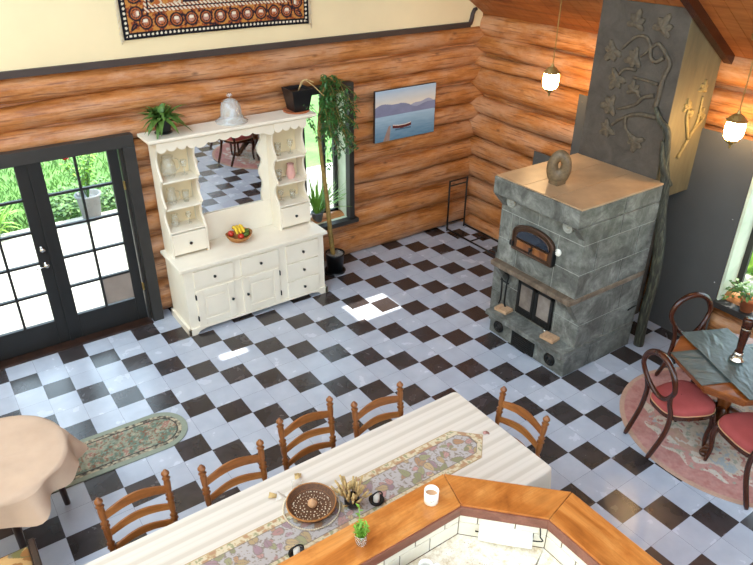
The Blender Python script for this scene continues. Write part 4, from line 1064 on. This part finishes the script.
for k, (off, z) in enumerate(rings):
    for i, (x, y) in enumerate(per):
        px, py = per[i-1]; qx, qy = per[(i+1) % N]; tx, ty = qx-px, qy-py; l = math.hypot(tx, ty); nx, ny = ty/l, -tx/l
        o_ = off+.007*k/5*math.sin(i*.9)*(k > 2)
        vs.append((x+nx*o_, y+ny*o_, z))
m._add(vs, [(k*N+i, (k+1)*N+i, (k+1)*N+(i+1) % N, k*N+(i+1) % N) for k in range(5) for i in range(N)], True); m.f.append(tuple(range(N))); m.sm.append(False); m.mi.append(0)
recenter(tag(m.build('tablecloth', 'cloth'), 'cream striped tablecloth on the long dining table', 'tablecloth'))
def c_run(u, v):    # u along from the pointed end, v across metres from the middle
    bg, cream, rust, sage, pink, plum, tan, dk = arr('b3aaa5', 'cfbfa0', 'b08a6b', '94916f', 'b48b84', 'a0858a', 'b9a07a', '7d7166')
    hw = np.minimum(.165, u*1.0+.004); d = np.minimum(hw-np.abs(v), u*.6)
    C = np.tile(bg, (len(u), 1)); C = np.where((fbm(u*90, v*90, 1) > .64)[:, None], dk*1.3, C)
    rs = np.random.default_rng(5)
    for k in range(190):
        cu, cv = rs.uniform(0, 2.6), rs.uniform(-.15, .15); a = rs.uniform(0, 6.28); L = rs.uniform(.022, .05); w = L*rs.uniform(.4, .65)
        col = (rust, sage, pink, plum, tan, sage, tan, pink)[k % 8]
        s_ = (u-cu)*np.cos(a)+(v-cv)*np.sin(a); t_ = -(u-cu)*np.sin(a)+(v-cv)*np.cos(a); q = (s_/L)**2+(t_/(w*(1-.5*np.clip(s_/L, -1, 1))))**2
        C = np.where((q < 1)[:, None], col*(.85+.3*rs.random()), C); C = np.where(((np.abs(q-1) < .16) | ((np.abs(t_) < .0015) & (q < 1)))[:, None], dk*1.25, C)
    bd = d < .055; n = fbm(u*34, v*34, 15); C = np.where(bd[:, None], cream, C); C = np.where((bd & (n > .55))[:, None], tan, C); C = np.where((bd & (n > .63))[:, None], rust, C); C = np.where((bd & (n < .33))[:, None], sage*1.1, C)
    C = np.where((np.abs(d-.056) < .0035)[:, None], dk, C); C = np.where((d < .006)[:, None], tan, C)
    return np.clip(C, 0, 1)
N1, N2 = 560, 64
uu = np.concatenate([np.linspace(.001, .16, 40), np.linspace(.165, 2.6, N1-40)]); u, b = np.meshgrid(uu, np.linspace(-1, 1, N2)); v = b*np.minimum(.165, u+.004)
rn = thing('table_runner', 'autumn leaf patterned table runner with a pointed tasselled end on the tablecloth', 'runner', (-3.6, -4.013, TZ+.001))
sheet('cloth', 'runner', -2.345-u, -4.013+v, TZ+.0035+0*u, c_run, u, v, .0025, rn)
m = MB(); m.ball((-2.328, -4.015, TZ+.016), .013, (1, 1, 1), 10)
for k in range(14):
    a = R(-35+5*k); m.tube([(-2.328, -4.015, TZ+.014), (-2.328+.035*math.cos(a), -4.015+.035*math.sin(a), TZ+.004)], .003, 4)
flat('tassel_pink', hexc('bb8a80'), .9); m.build('tassel', 'tassel_pink', rn)

# ladder-back chairs
def turned(p0, p1, prof, m, n=12):
    """prof: list of (fraction, radius) along p0-p1"""
    p0, p1 = Vector(p0), Vector(p1); d = p1-p0; L = d.length; q = d.to_track_quat('Z', 'Y').to_matrix().to_4x4()
    m.lathe([(r, t*L) for t, r in prof], (0, 0, 0), n, Matrix.Translation(p0) @ q)
def make_ladder(label):
    t = thing('dining_chair', label, 'chair', (0, 0, 0), 0, 'ladder-back chairs round the long table')
    H = 1.0; W = .192
    for s_ in (-1, 1):
        m = MB(); prof = [(0, .013), (.03, .018), (.2, .019), (.42, .02), (.44, .026), (.46, .014), (.50, .019), (.60, .019), (.61, .027), (.625, .012), (.64, .026), (.655, .013), (.68, .019), (.73, .022), (.765, .019), (.775, .028), (.79, .012), (.805, .027), (.82, .013), (.84, .019), (.90, .022), (.925, .018), (.933, .027), (.943, .010), (.952, .016), (.966, .026), (.978, .024), (.99, .012), (.996, .010), (1, .002)]
        turned((s_*W, -.185, 0), (s_*(W+.012), -.285, H), prof, m); m.build('leg', 'oak', t, world=False)
        m = MB(); turned((s_*(W+.025), .20, 0), (s_*(W+.02), .19, .455), [(0, .014), (.1, .02), (.3, .018), (.5, .022), (.6, .017), (.7, .022), (.95, .021), (1, .019)], m); m.build('leg', 'oak', t, world=False)
    for zc, h in ((.585, .052), (.715, .056), (.855, .066)):
        yb = -.185-.10*zc; n = 14; m = MB(); vs = []
        for i in range(n+1):
            q = i/n; x = -W+2*W*q; bow = math.sin(PI*q); y = yb-.028*bow; z0 = zc-h/2+.016*bow; z1 = zc+h/2*(.72+.28*bow)+.022*bow
            vs += [(x, y-.007, z0), (x, y+.007, z0), (x, y+.007, z1), (x, y-.007, z1)]
        m._add(vs, [(4*i+a, 4*i+(a+1) % 4, 4*i+4+(a+1) % 4, 4*i+4+a) for i in range(n) for a in range(4)], False)
        m.build('slat', 'oak_slat', t, world=False, bevel=.002)
    m = MB()
    P = [(-W-.01, -.2), (W+.01, -.2), (W+.035, .21), (-W-.035, .21)]; m.prism(P, 'z', .435, .462); m.build('seat', 'straw', t, world=False, bevel=.01)
    m = MB()
    for z in (.18, .30):
        for s_ in (-1, 1): m.cyl((s_*(W+.003), -.2, z), (s_*(W+.023), .195, z), .010)
        m.cyl((-W-.02, .197, z+.03), (W+.02, .197, z+.03), .010)
    m.cyl((-W, -.205, .22), (W, -.205, .22), .010); m.build('stretcher', 'oak', t, world=False)
    return t
LB = ['ladder-back chair at the long table nearest the draped round table', 'ladder-back chair at the long table, second from the draped round table', 'ladder-back chair at the long table opposite the woven tray', 'ladder-back chair at the long table nearest the far table corner', 'ladder-back chair at the end of the long table facing along it']
c0 = make_ladder(LB[0])
spots = [(-4.600, -3.585, 180), (-3.990, -3.675, 180), (-3.370, -3.555, 181), (-2.853, -3.70, 180), (-2.325, -4.11, 92)]
for i, (x, y, a) in enumerate(spots):
    if i == 0: c0.location = (x, y, 0); c0.rotation_euler = (0, 0, R(a))
    else: dup(c0, (x, y, 0), R(a), LB[i])

# centrepiece tray
TC = Vector((-3.695, -3.90, TZ+.006))
ty = thing('woven_tray', 'round dark woven tray with white beaded rings and sheer ribbons on the runner', 'tray', tuple(TC))
m = MB(); m.lathe([(.11, 0), (.135, .012), (.155, .05), (.158, .055), (.15, .056), (.13, .02), (.10, .012), (.0005, .010)], tuple(TC), 40); m.build('basket', 'wicker_dark', ty)
m = MB(); m.lathe([(.131, .022), (.1505, .05), (.1505, .058), (.158, .058), (.158, .047)], tuple(TC), 40, None, False); o = m.build('rim', 'wicker', ty)
m = MB()
for r, n, z in ((.115, 40, .018), (.092, 30, .014), (.068, 20, .013), (.046, 12, .013)):
    for k in range(n):
        a = 2*PI*k/n+r*9+random.uniform(-.06, .06); rr = r+random.uniform(-.006, .006); m.ball((TC.x+rr*math.cos(a), TC.y+rr*math.sin(a), TC.z+z), random.uniform(.003, .0055), (1, 1, .6), 6)
m.build('beadwork', 'bead', ty)
m = MB(); n = 78
for k in range(n):
    a = 2*PI*k/n; m.ball((TC.x+.178*math.cos(a), TC.y+.178*math.sin(a), TC.z+.006), .007, (1, 1, .8), 6)
m.build('bead_string', 'bead', ty)
for e, tip in (((-3.80, -3.72), (-3.835, -3.70)), ((-3.70, -3.70), (-3.66, -3.65))):
    m = MB(); z = TC.z+.012; b0 = Vector((-3.745, -3.765, z)); e0 = Vector((tip[0], tip[1], z)); d = (e0-b0).normalized(); sd = Vector((-d.y, d.x, 0))
    m.grid(lambda p, q: b0+(e0-b0)*p+sd*((q-.5)*(.02+.05*p))+Vector((0, 0, .012*math.sin(p*7+q*4))), 10, 5); m.build('ribbon', 'sheer', ty)
    m = MB()
    for k in range(9): m.tube([e0+sd*(.01*(k-4)/4), e0+d*.05+sd*(.02*(k-4)/4)+Vector((0, 0, random.uniform(-.004, .008)))], [.003, .005], 5)
    m.build('ribbon_end', 'straw', ty)
m = MB(); m.lathe([(.0005, 0), (.022, .008), (.032, .024), (.028, .042), (.012, .056), (.006, .066), (.0005, .07)], (0, 0, 0), 20, None, False)
o = m.build('gourd', 'gourd_tan'); o.location = (TC.x+.005, TC.y-.005, TC.z+.012); tag(o, 'small tan pear-shaped gourd in the middle of the woven tray', 'gourd')
# dried stems in a black pot
dp = thing('dried_stem_pot', 'black pot of tan dried stems beside the woven tray on the runner', 'vase', (-3.475, -4.03, TZ+.006))
m = MB(); m.lathe([(.035, 0), (.05, .03), (.048, .07), (.04, .085), (.036, .085), (.042, .06), (.0005, .01)], (-3.475, -4.03, TZ+.006), 20); m.build('pot', 'black_pot', dp)
m = MB()
for k in range(46):
    a = random.uniform(0, 6.28); sp_ = random.uniform(.02, .13); h = random.uniform(.12, .2)
    p0 = Vector((-3.475+.02*math.cos(a), -4.03+.02*math.sin(a), TZ+.03)); p1 = Vector((-3.475+sp_*math.cos(a), -4.03+sp_*math.sin(a), TZ+h))
    m.tube([p0, p0.lerp(p1, .6), p0.lerp(p1, .62), p1], [.002, .002, .0075, .0065], 6)
m.build('dried_stems', 'straw', dp)
def candle_iron(x, y, label):
    t = thing('candle_holder', label, 'candle holder', (x, y, TZ+.006)); z = TZ+.006
    m = MB(); m.lathe([(.035, 0), (.045, .006), (.05, .02), (.046, .02), (.03, .008), (.0005, .008)], (x, y, z), 20); m.build('dish', 'iron', t)
    m = MB(); m.lathe([(.02, .008), (.02, .06), (.0005, .06)], (x, y, z), 14, None, False); m.build('candle', 'white_ceramic', t)
    m = MB(); m.tube([(x+.045*math.cos(a), y, z+.035+.045*math.sin(a)) for a in [R(-10+20*k) for k in range(11)]], .005, 6); m.build('handle', 'iron', t)
candle_iron(-3.33, -4.09, 'small black iron candle holder on the runner by the white mug')
candle_iron(-3.945, -4.16, 'small black iron candle holder on the runner by the potted sprig end of the bar')

# ------------------------------------------------------------------ draped round table, settee
RC = Vector((-5.27, -2.165, 0)); RZ_ = .655; RR = .475
rt = thing('round_side_table', 'dark round side table under the beige drape', 'table', tuple(RC))
m = MB(); m.lathe([(RR-.01, RZ_-.05), (RR-.01, RZ_-.012), (.0005, RZ_-.012)], tuple(RC), 48); m.build('tabletop', 'dark_leg', rt)
for k in range(4):
    a = R(90*k); m = MB(); m.tube([(RC.x+.36*math.cos(a), RC.y+.36*math.sin(a), 0), (RC.x+.33*math.cos(a), RC.y+.33*math.sin(a), RZ_-.05)], [.022, .03], 10); m.build('leg', 'dark_leg', rt)
m = MB(); n = 120; rad = [(0.001, 0), (.15, .001), (.3, .002), (.40, .002), (.455, .001), (.475, -.004), (.484, -.022), (.492, -.06), (.505, -.10), (.520, -.145), (.535, -.18)]
vs = []
for j, (r, dz) in enumerate(rad):
    for i in range(n):
        a = 2*PI*i/n; f = max(0, j-5)/5; wv = math.sin(a*9+.6)+.6*math.sin(a*5+2)+.4*math.sin(a*14)
        rr = r+f*.042*wv; z = RZ_+dz*(1+.16*math.sin(a*4+1.)+.10*math.sin(2*a+.8)+.10*math.sin(a*9+2))
        if j < 5: z += .006*vnoise(np.array(r*math.cos(a)*9), np.array(r*math.sin(a)*9), 3)*(r/.47)+.011*max(0, math.sin(a*3+r*17))**8*(r/.47)+.008*max(0, math.sin(a*2+1.3-r*21))**10*(r/.47)
        vs.append((RC.x+rr*math.cos(a), RC.y+rr*math.sin(a), z))
def bandf(vv, k): return [(j*n+i, j*n+(i+1) % n, (j+1)*n+(i+1) % n, (j+1)*n+i) for j in range(k) for i in range(n)]
m._add(vs[:7*n], bandf(vs, 6), True); m._add(vs[6*n:], bandf(vs, len(rad)-7), True)
recenter(tag(m.build('draped_cloth', 'blanket'), 'beige cloth draped over the round side table beside the sage mat', 'cloth'))
def c_leaf(u, v):
    tan, olive, grey, rust = arr('b08c5c', '6f6a44', '7a7260', '94673c'); C = lerp(tan, tan*1.25, fbm(u*4, v*4, 2))
    rs = np.random.default_rng(3)
    for k in range(60):
        cu, cv = rs.uniform(0, .7), rs.uniform(0, .9); a = rs.uniform(0, 6.28); L = rs.uniform(.04, .08); w = L*.45; s_ = (u-cu)*np.cos(a)+(v-cv)*np.sin(a); t_ = -(u-cu)*np.sin(a)+(v-cv)*np.cos(a)
        C = np.where((((s_/L)**2+(t_/w)**2) < 1)[:, None], (olive, grey, rust)[k % 3], C)
    return C
se = thing('settee', 'leaf patterned upholstered settee with dark wood edge below the draped round table', 'sofa', (-5.56, -3.1, 0))
m = MB(); m.box(-5.9, -5.205, -3.42, -2.78, .16, .36); m.build('frame', 'dark_leg', se, bevel=.01)
for x in (-5.85, -5.24):
    for y in (-3.37, -2.83): m = MB(); m.tube([(x, y, 0), (x, y, .17)], [.022, .03], 10); m.build('leg', 'dark_leg', se)
u, v = np.meshgrid(np.linspace(0, .66, 110), np.linspace(0, .60, 100))
dome = .05*(1-(2*u/.66-1)**6)*(1-(2*v/.60-1)**6)
sheet('cushion', 'leaffabric', -5.895+u, -3.40+v, .37+dome, c_leaf, u, v, .012, se)
m = MB(); m.box(-5.225, -5.185, -3.43, -2.77, .34, .40); m.build('rail', 'dark_leg', se, bevel=.008)

# ------------------------------------------------------------------ breakfast bar and kitchen counter
bb = thing('breakfast_bar', 'raised wooden breakfast bar with white tiled inner face in front of the long table', 'counter', (-3.2, -5.0, 0))
BZ = 1.22; oA, oB, oC, oD = (-5.9, -4.482), (-3.13, -4.475), (-2.625, -4.99), (-2.625, -6.45); iA, iB, iC, iD = (-5.9, -4.70), (-3.20, -4.708), (-2.872, -5.05), (-2.868, -6.45)
gp_ = .002
for P, mt, ax in (([oA, (oB[0]-gp_, oB[1]), (iB[0]-gp_, iB[1]), iA], 'bar_wood', 0), ([(oB[0]+gp_, oB[1]-.001), oC, iC, (iB[0]+gp_, iB[1])], 'bar_diag', 2), ([(oC[0], oC[1]-gp_), oD, iD, (iC[0], iC[1]-gp_)], 'bar_across', 1)):
    if mt not in MATS: wood(mt, [(.25, hexc('86481a')), (.42, hexc('b46a2d')), (.58, hexc('cb8441')), (.78, hexc('dba062'))], ax if ax < 2 else 0, .3, 3.5 if ax < 2 else 2., 2.6, .25, knots=1)
    m = MB(); m.prism(P[::-1], 'z', BZ-.042, BZ); m.build('top_board', mt, bb, bevel=.005)
def offs(d): # inner polyline moved into the kitchen by d
    k = .41421
    return [(iA[0], iA[1]-d), (iB[0]-d*k, iB[1]-d), (iC[0]-d, iC[1]-d*k), (iD[0]-d, iD[1])]
def band(m, a, b, z0, z1):
    A, B = offs(a), offs(b)
    for i in range(3): m.prism([A[i], A[i+1], B[i+1], B[i]], 'z', z0, z1)
m = MB(); band(m, -.012, .010, BZ-.075, BZ-.012); m.build('edge_strip', 'red_edge', bb, bevel=.002)
m = MB(); band(m, -.13, -.03, .0, BZ-.043); m.build('knee_wall', 'oak', bb)
m = MB(); band(m, -.03, -.012, .975, BZ-.045); m.build('grout', 'tile_grout', bb)
m = MB(); A = offs(-.006); B = offs(-.02)
for i in range(3):
    p, q = Vector(A[i]), Vector(A[i+1]); p2, q2 = Vector(B[i]), Vector(B[i+1]); L = (q-p).length; tl = .205
    for row, (z0, z1) in enumerate(((.981, 1.076), (1.0815, 1.176))):
        s0 = L if i == 0 else 0; off = 0 if row == 0 else tl/2
        e = [-off+tl*k for k in range(int(L/tl)+3)]
        for k in range(len(e)-1):
            a, b = max(0, e[k])+.0028, min(L, e[k+1])-.0028
            if b-a < .01: continue
            fa, fb = a/L, b/L
            if i == 0: fa, fb = 1-b/L, 1-a/L
            m.prism([p.lerp(q, fa), p.lerp(q, fb), p2.lerp(q2, fb), p2.lerp(q2, fa)], 'z', z0, z1)
m.build('tiles', 'tile_white', bb, bevel=.002)
kc = thing('kitchen_counter', 'pale speckled stone kitchen counter inside the breakfast bar', 'counter', (-3.3, -5.2, 0))
P = offs(-.004); Q = offs(.62)
m = MB(); m.prism([P[0], Q[0], Q[1], P[1]], 'z', .94, .979); m.prism([P[1], Q[1], Q[2], P[2]], 'z', .94, .979); m.prism([P[2], Q[2], Q[3], P[3]], 'z', .94, .979); m.build('worktop', 'granite', kc)
P = offs(.0); Q = offs(.58); m = MB()
for i in range(3): m.prism([P[i], Q[i], Q[i+1], P[i+1]], 'z', .0, .938)
m.build('cabinet', 'white_paint', kc)
# things on bar and counter
mg = thing('white_mug', 'white ceramic mug with a small grey mark at the corner of the wooden bar', 'mug', (-3.325, -4.600, BZ+.001))
m = MB(); m.lathe([(.033, 0), (.040, .008), (.041, .09), (.037, .09), (.036, .05), (.0005, .05)], (-3.325, -4.600, BZ+.001), 28); m.build('body', 'white_ceramic', mg)
m = MB(); m.lathe([(.0355, .056), (.0005, .057)], (-3.325, -4.600, BZ+.001), 24, None, False); m.build('wax', 'gourd_tan', mg)
flat('mark_grey', hexc('6f6f6a'), .5); m = MB()
d0 = Vector((-.60, -.80, 0)); 
m.tube([Vector((-3.325, -4.600, BZ+.001))+Vector((d0.x*math.cos(t)-d0.y*math.sin(t), d0.x*math.sin(t)+d0.y*math.cos(t), 0))*.0405+Vector((0, 0, .050-.010*math.cos(t*6))) for t in [-.26+.052*k for k in range(11)]], .0018, 5); m.build('mark', 'mark_grey', mg)
gs = thing('sprig_glass', 'fresh green sprigs in a small clear glass on the wooden bar', 'vase', (-3.795, -4.61, BZ+.001))
m = MB(); m.lathe([(.028, 0), (.034, .075), (.031, .075), (.026, .006), (.0005, .006)], (-3.795, -4.61, BZ+.001), 20, None, False); m.build('glass', 'clear', gs)
m = MB()
for k in range(22):
    a = random.uniform(0, 6.28); h = random.uniform(.07, .15); sp_ = random.uniform(.0, .035)
    if k == 0: a, h, sp_ = 1.3, .24, .03
    p0 = Vector((-3.795, -4.61, BZ+.01)); p1 = p0+Vector((sp_*math.cos(a), sp_*math.sin(a), h)); m.tube([p0, p1], .0022, 4)
    for i in range(9):
        q = p0.lerp(p1, .35+.65*i/8); b = random.uniform(0, 6.28); m.leaf(q, (math.cos(b), math.sin(b), .7), random.uniform(.02, .035), .010, (0, 0, 1), .2, 2)
m.build('sprigs', 'leaf_fresh', gs)
a = Vector((-3.135, -4.80, 1.05)); b = Vector((-2.935, -5.01, 1.05)); d = (b-a).normalized()
pr = thing('paper_towel_roll', 'white paper towel roll on a black wire holder under the bar edge', 'paper towel', (-3.035, -4.89, 1.02))
m = MB(); q = d.to_track_quat('Z', 'Y').to_matrix().to_4x4(); L = (b-a).length
m.lathe([(.014, .004), (.014, 0), (.046, 0), (.047, L/2), (.046, L), (.014, L), (.014, L-.004)], (0, 0, 0), 28, Matrix.Translation(a) @ q, False); m.build('paper', 'paper', pr)
m = MB(); nrm = Vector((-d.y, d.x, 0)); nrm = nrm if nrm.x > 0 else -nrm
m.tube(smooth_path([a-d*.02, b+d*.03, b+d*.04+Vector((0, 0, .04)), b+d*.035+nrm*.03+Vector((0, 0, .085))], 5), .004, 6); m.build('holder', 'iron', pr)
m = MB(); m.lathe([(.03, 0), (.05, .01), (.058, .05), (.05, .10), (.035, .13), (.04, .15), (.036, .15), (.03, .13), (.045, .1), (.0005, .02)], (0, 0, 0), 24)
m.tube(smooth_path([(.045, 0, .11), (.085, 0, .10), (.08, 0, .05), (.055, 0, .04)], 4), .007, 6)
o = m.build('ceramic_jug', 'white_ceramic'); o.location = (-3.555, -4.85, .981); tag(o, 'white ceramic jug on the kitchen counter against the tiled bar face', 'jug')
sk = thing('saucepan', 'dark saucepan on the kitchen counter against the tiled bar face', 'pan', (-3.71, -4.86, .981))
m = MB(); m.lathe([(.10, 0), (.11, .01), (.112, .09), (.116, .092), (.106, .092), (.104, .012), (.0005, .01)], (-3.71, -4.86, .981), 32); m.build('body', 'iron', sk)
m = MB(); m.tube([(-3.78, -4.93, 1.055), (-3.90, -5.05, 1.075)], [.010, .012], 8); m.build('handle', 'black_pot', sk)

# ------------------------------------------------------------------ pedestal table and balloon-back chairs
OC = Vector((.04, -4.56, 0)); OA = R(-25)
pt = thing('pedestal_table', 'octagonal wooden pedestal table on the round pink rug', 'table', tuple(OC), OA)
def octo(h, c): return [(h, c), (c, h), (-c, h), (-h, c), (-h, -c), (-c, -h), (c, -h), (h, -c)]
m = MB(); m.prism(octo(.46, .235), 'z', .715, .75); m.build('tabletop', 'table_rim', pt, bevel=.006, world=False)
m = MB(); m.prism(octo(.42, .215), 'z', .655, .716); m.build('apron', 'table_rim', pt, bevel=.006, world=False)
m = MB(); m.lathe([(.05, .14), (.085, .17), (.09, .22), (.055, .25), (.045, .30), (.06, .36), (.075, .42), (.07, .48), (.045, .52), (.04, .56), (.065, .59), (.09, .62), (.10, .656)], (0, 0, 0), 28); m.build('pedestal', 'table_rim', pt, world=False)
for k in range(4):
    a = R(43+90*k); m = MB(); c, s_ = math.cos(a), math.sin(a)
    P = smooth_path([(c*.05, s_*.05, .26), (c*.16, s_*.16, .25), (c*.26, s_*.26, .14), (c*.33, s_*.33, .05), (c*.39, s_*.39, .035)], 5); n = len(P)
    m.tube(P, [.052-.016*i/n+.005*math.sin(i*1.1) for i in range(n)], 10); m.ball((c*.395, s_*.395, .036), .036, (1, 1, .74), 10); m.build('leg', 'carved_leg', pt, world=False)
# two crinkled runners crossing on the tabletop
def crinkle(name, lab, along, z0, seed):
    nx, ny = 130, 70; p, q = np.meshgrid(np.linspace(-.478, .478, nx), np.linspace(-.232, .232, ny))
    h = .004*fbm(p*22+q*9, q*30-p*4, seed)+.010*np.clip(fbm(p*9+q*14, q*11, seed+3)-.55, 0, 1)*4*.5
    P, Q = (p, q) if along == 0 else (-q, p)
    m = MB(); m.v = [tuple(map(float, r)) for r in np.stack([P, Q, z0+h], -1).reshape(-1, 3)]
    m.f = [(j*nx+i, j*nx+i+1, (j+1)*nx+i+1, (j+1)*nx+i) for j in range(ny-1) for i in range(nx-1)]; m.sm = [True]*len(m.f); m.mi = [0]*len(m.f)
    o = m.build(name, 'satin'); o.location = (OC.x, OC.y, 0); o.rotation_euler = (0, 0, OA); md = o.modifiers.new('solid', 'SOLIDIFY'); md.thickness = .0015; md.offset = -1
    return tag(o, lab, 'runner')
flat('satin', hexc('4b5553'), .38, var=.15, vs=7, spec=.5)
crinkle('satin_runner', 'grey green crinkled cloth lying lowest across the octagonal table', 0, .7535, 2)
crinkle('satin_runner', 'grey green crinkled cloth laid on top across the octagonal table', 1, .7695, 6)
cd = thing('candlestick', 'tall dark turned wood candlestick with a silver foot on the octagonal table', 'candlestick', (.03, -4.55, .785))
m = MB(); m.lathe([(.06, 0), (.06, .01), (.046, .02), (.038, .06), (.035, .085)], (.03, -4.55, .786), 24); m.build('foot', 'chrome', cd)
m = MB(); m.lathe([(.035, .085), (.028, .10), (.032, .19), (.039, .28), (.040, .31), (.030, .32), (.040, .335), (.046, .37), (.04, .40), (.036, .405), (.0005, .405)], (.03, -4.55, .786), 20); m.build('stem', 'mahogany', cd)
m = MB(); m.lathe([(.0405, .308), (.043, .312), (.0405, .317)], (.03, -4.55, .786), 20, None, False); m.build('collar', 'chrome', cd)
def make_balloon(label):
    t = thing('balloon_back_chair', label, 'chair', (0, 0, 0), 0, 'red balloon-back chairs round the pedestal table')
    # seat
    n = 40; out = []
    for i in range(n):
        a = 2*PI*i/n; ca, sa = math.cos(a), math.sin(a); e = .62
        x = math.copysign(abs(ca)**e, ca); y = math.copysign(abs(sa)**e, sa); w_ = .205+.035*y; out.append((x*w_, y*.225+.01+(.02 if y > .6 else 0)*(1-x*x)))
    m = MB(); rings = [(1.0, .415), (1.0, .445), (.985, .462), (.93, .478), (.75, .490), (.4, .496), (.02, .498)]; vs = [(x*s_, y*s_, z) for s_, z in rings for x, y in out]
    m._add(vs, [(k*n+i, k*n+(i+1) % n, (k+1)*n+(i+1) % n, (k+1)*n+i) for k in range(len(rings)-1) for i in range(n)], True); m.build('seat', 'red_velvet', t, world=False)
    m = MB(); m.prism([(x*1.01, y*1.01) for x, y in out], 'z', .375, .418); m.build('seat_frame', 'mahogany', t, world=False, bevel=.004)
    m = MB(); m.tube([(x*1.012, y*1.012, .424) for x, y in out], .005, 5, True); m.build('piping', 'gourd_tan', t, world=False)
    # hoop back
    m = MB(); P = []; k = 40
    for i in range(k):
        a = 2*PI*i/k; z = .735+.205*math.sin(a); x = (.208+.0*z)*math.cos(a)*(1.0 if math.sin(a) > 0 else 1-.28*math.sin(-a)); y = -.245-.13*(z-.54)-.02*math.cos(a)**2+.015
        P.append((x, y, z))
    m.tube(P, [.021+.007*max(0, math.sin(2*PI*i/k)) for i in range(k)], 10, True, 1.); m.build('back_hoop', 'mahogany', t, world=False)
    for s_ in (-1, 1):
        m = MB(); P = smooth_path([(s_*.165, -.262, .66), (s_*.150, -.235, .55), (s_*.165, -.21, .43), (s_*.17, -.23, .25), (s_*.16, -.33, .0)], 6); m.tube(P, [.018, ]+[.021]*(len(P)-2)+[.014], 8); m.build('leg', 'mahogany', t, world=False)
        m = MB(); P = smooth_path([(s_*.185, .185, .40), (s_*.20, .205, .30), (s_*.185, .195, .14), (s_*.19, .21, .0)], 6); m.tube(P, [.03-.016*i/(len(P)-1) for i in range(len(P))], 10); m.build('leg', 'mahogany', t, world=False)
    return t
b0 = make_balloon('red velvet balloon-back chair on the round rug, its hoop back towards the heater hearth')
b0.location = (-.41, -4.395, .017); b0.rotation_euler = (0, 0, R(-110))
dup(b0, (.335, -4.13, .0095), R(158), 'red velvet balloon-back chair tucked between the pedestal table and the grey panel')
dup(b0, (-.31, -5.00, .017), R(-28), 'red velvet balloon-back chair at the pedestal table, the one nearest the wooden bar')

# ------------------------------------------------------------------ light
w = bpy.data.worlds.new('sky'); SC.world = w; w.use_nodes = True
w.node_tree.nodes['Background'].inputs[0].default_value = (.66, .84, 1.0, 1); w.node_tree.nodes['Background'].inputs[1].default_value = 3.2
sl = bpy.data.lights.new('sun', 'SUN'); sl.energy = 7.; sl.angle = R(.6); sl.color = (1, .95, .86)
so = bpy.data.objects.new('sun', sl); COL.objects.link(so); so.location = (6, 0, 12)
so.rotation_euler = Vector((-math.cos(SUNE), 0, -math.sin(SUNE))).to_track_quat('-Z', 'Y').to_euler()
SC.view_settings.view_transform = 'Standard'; SC.view_settings.look = 'None'; SC.view_settings.gamma = 1.; SC.view_settings.use_curve_mapping = False
SC.view_settings.exposure = .80
SC.cycles.use_denoising = True; SC.cycles.max_bounces = 10; SC.cycles.transparent_max_bounces = 16; SC.cycles.sample_clamp_indirect = 6
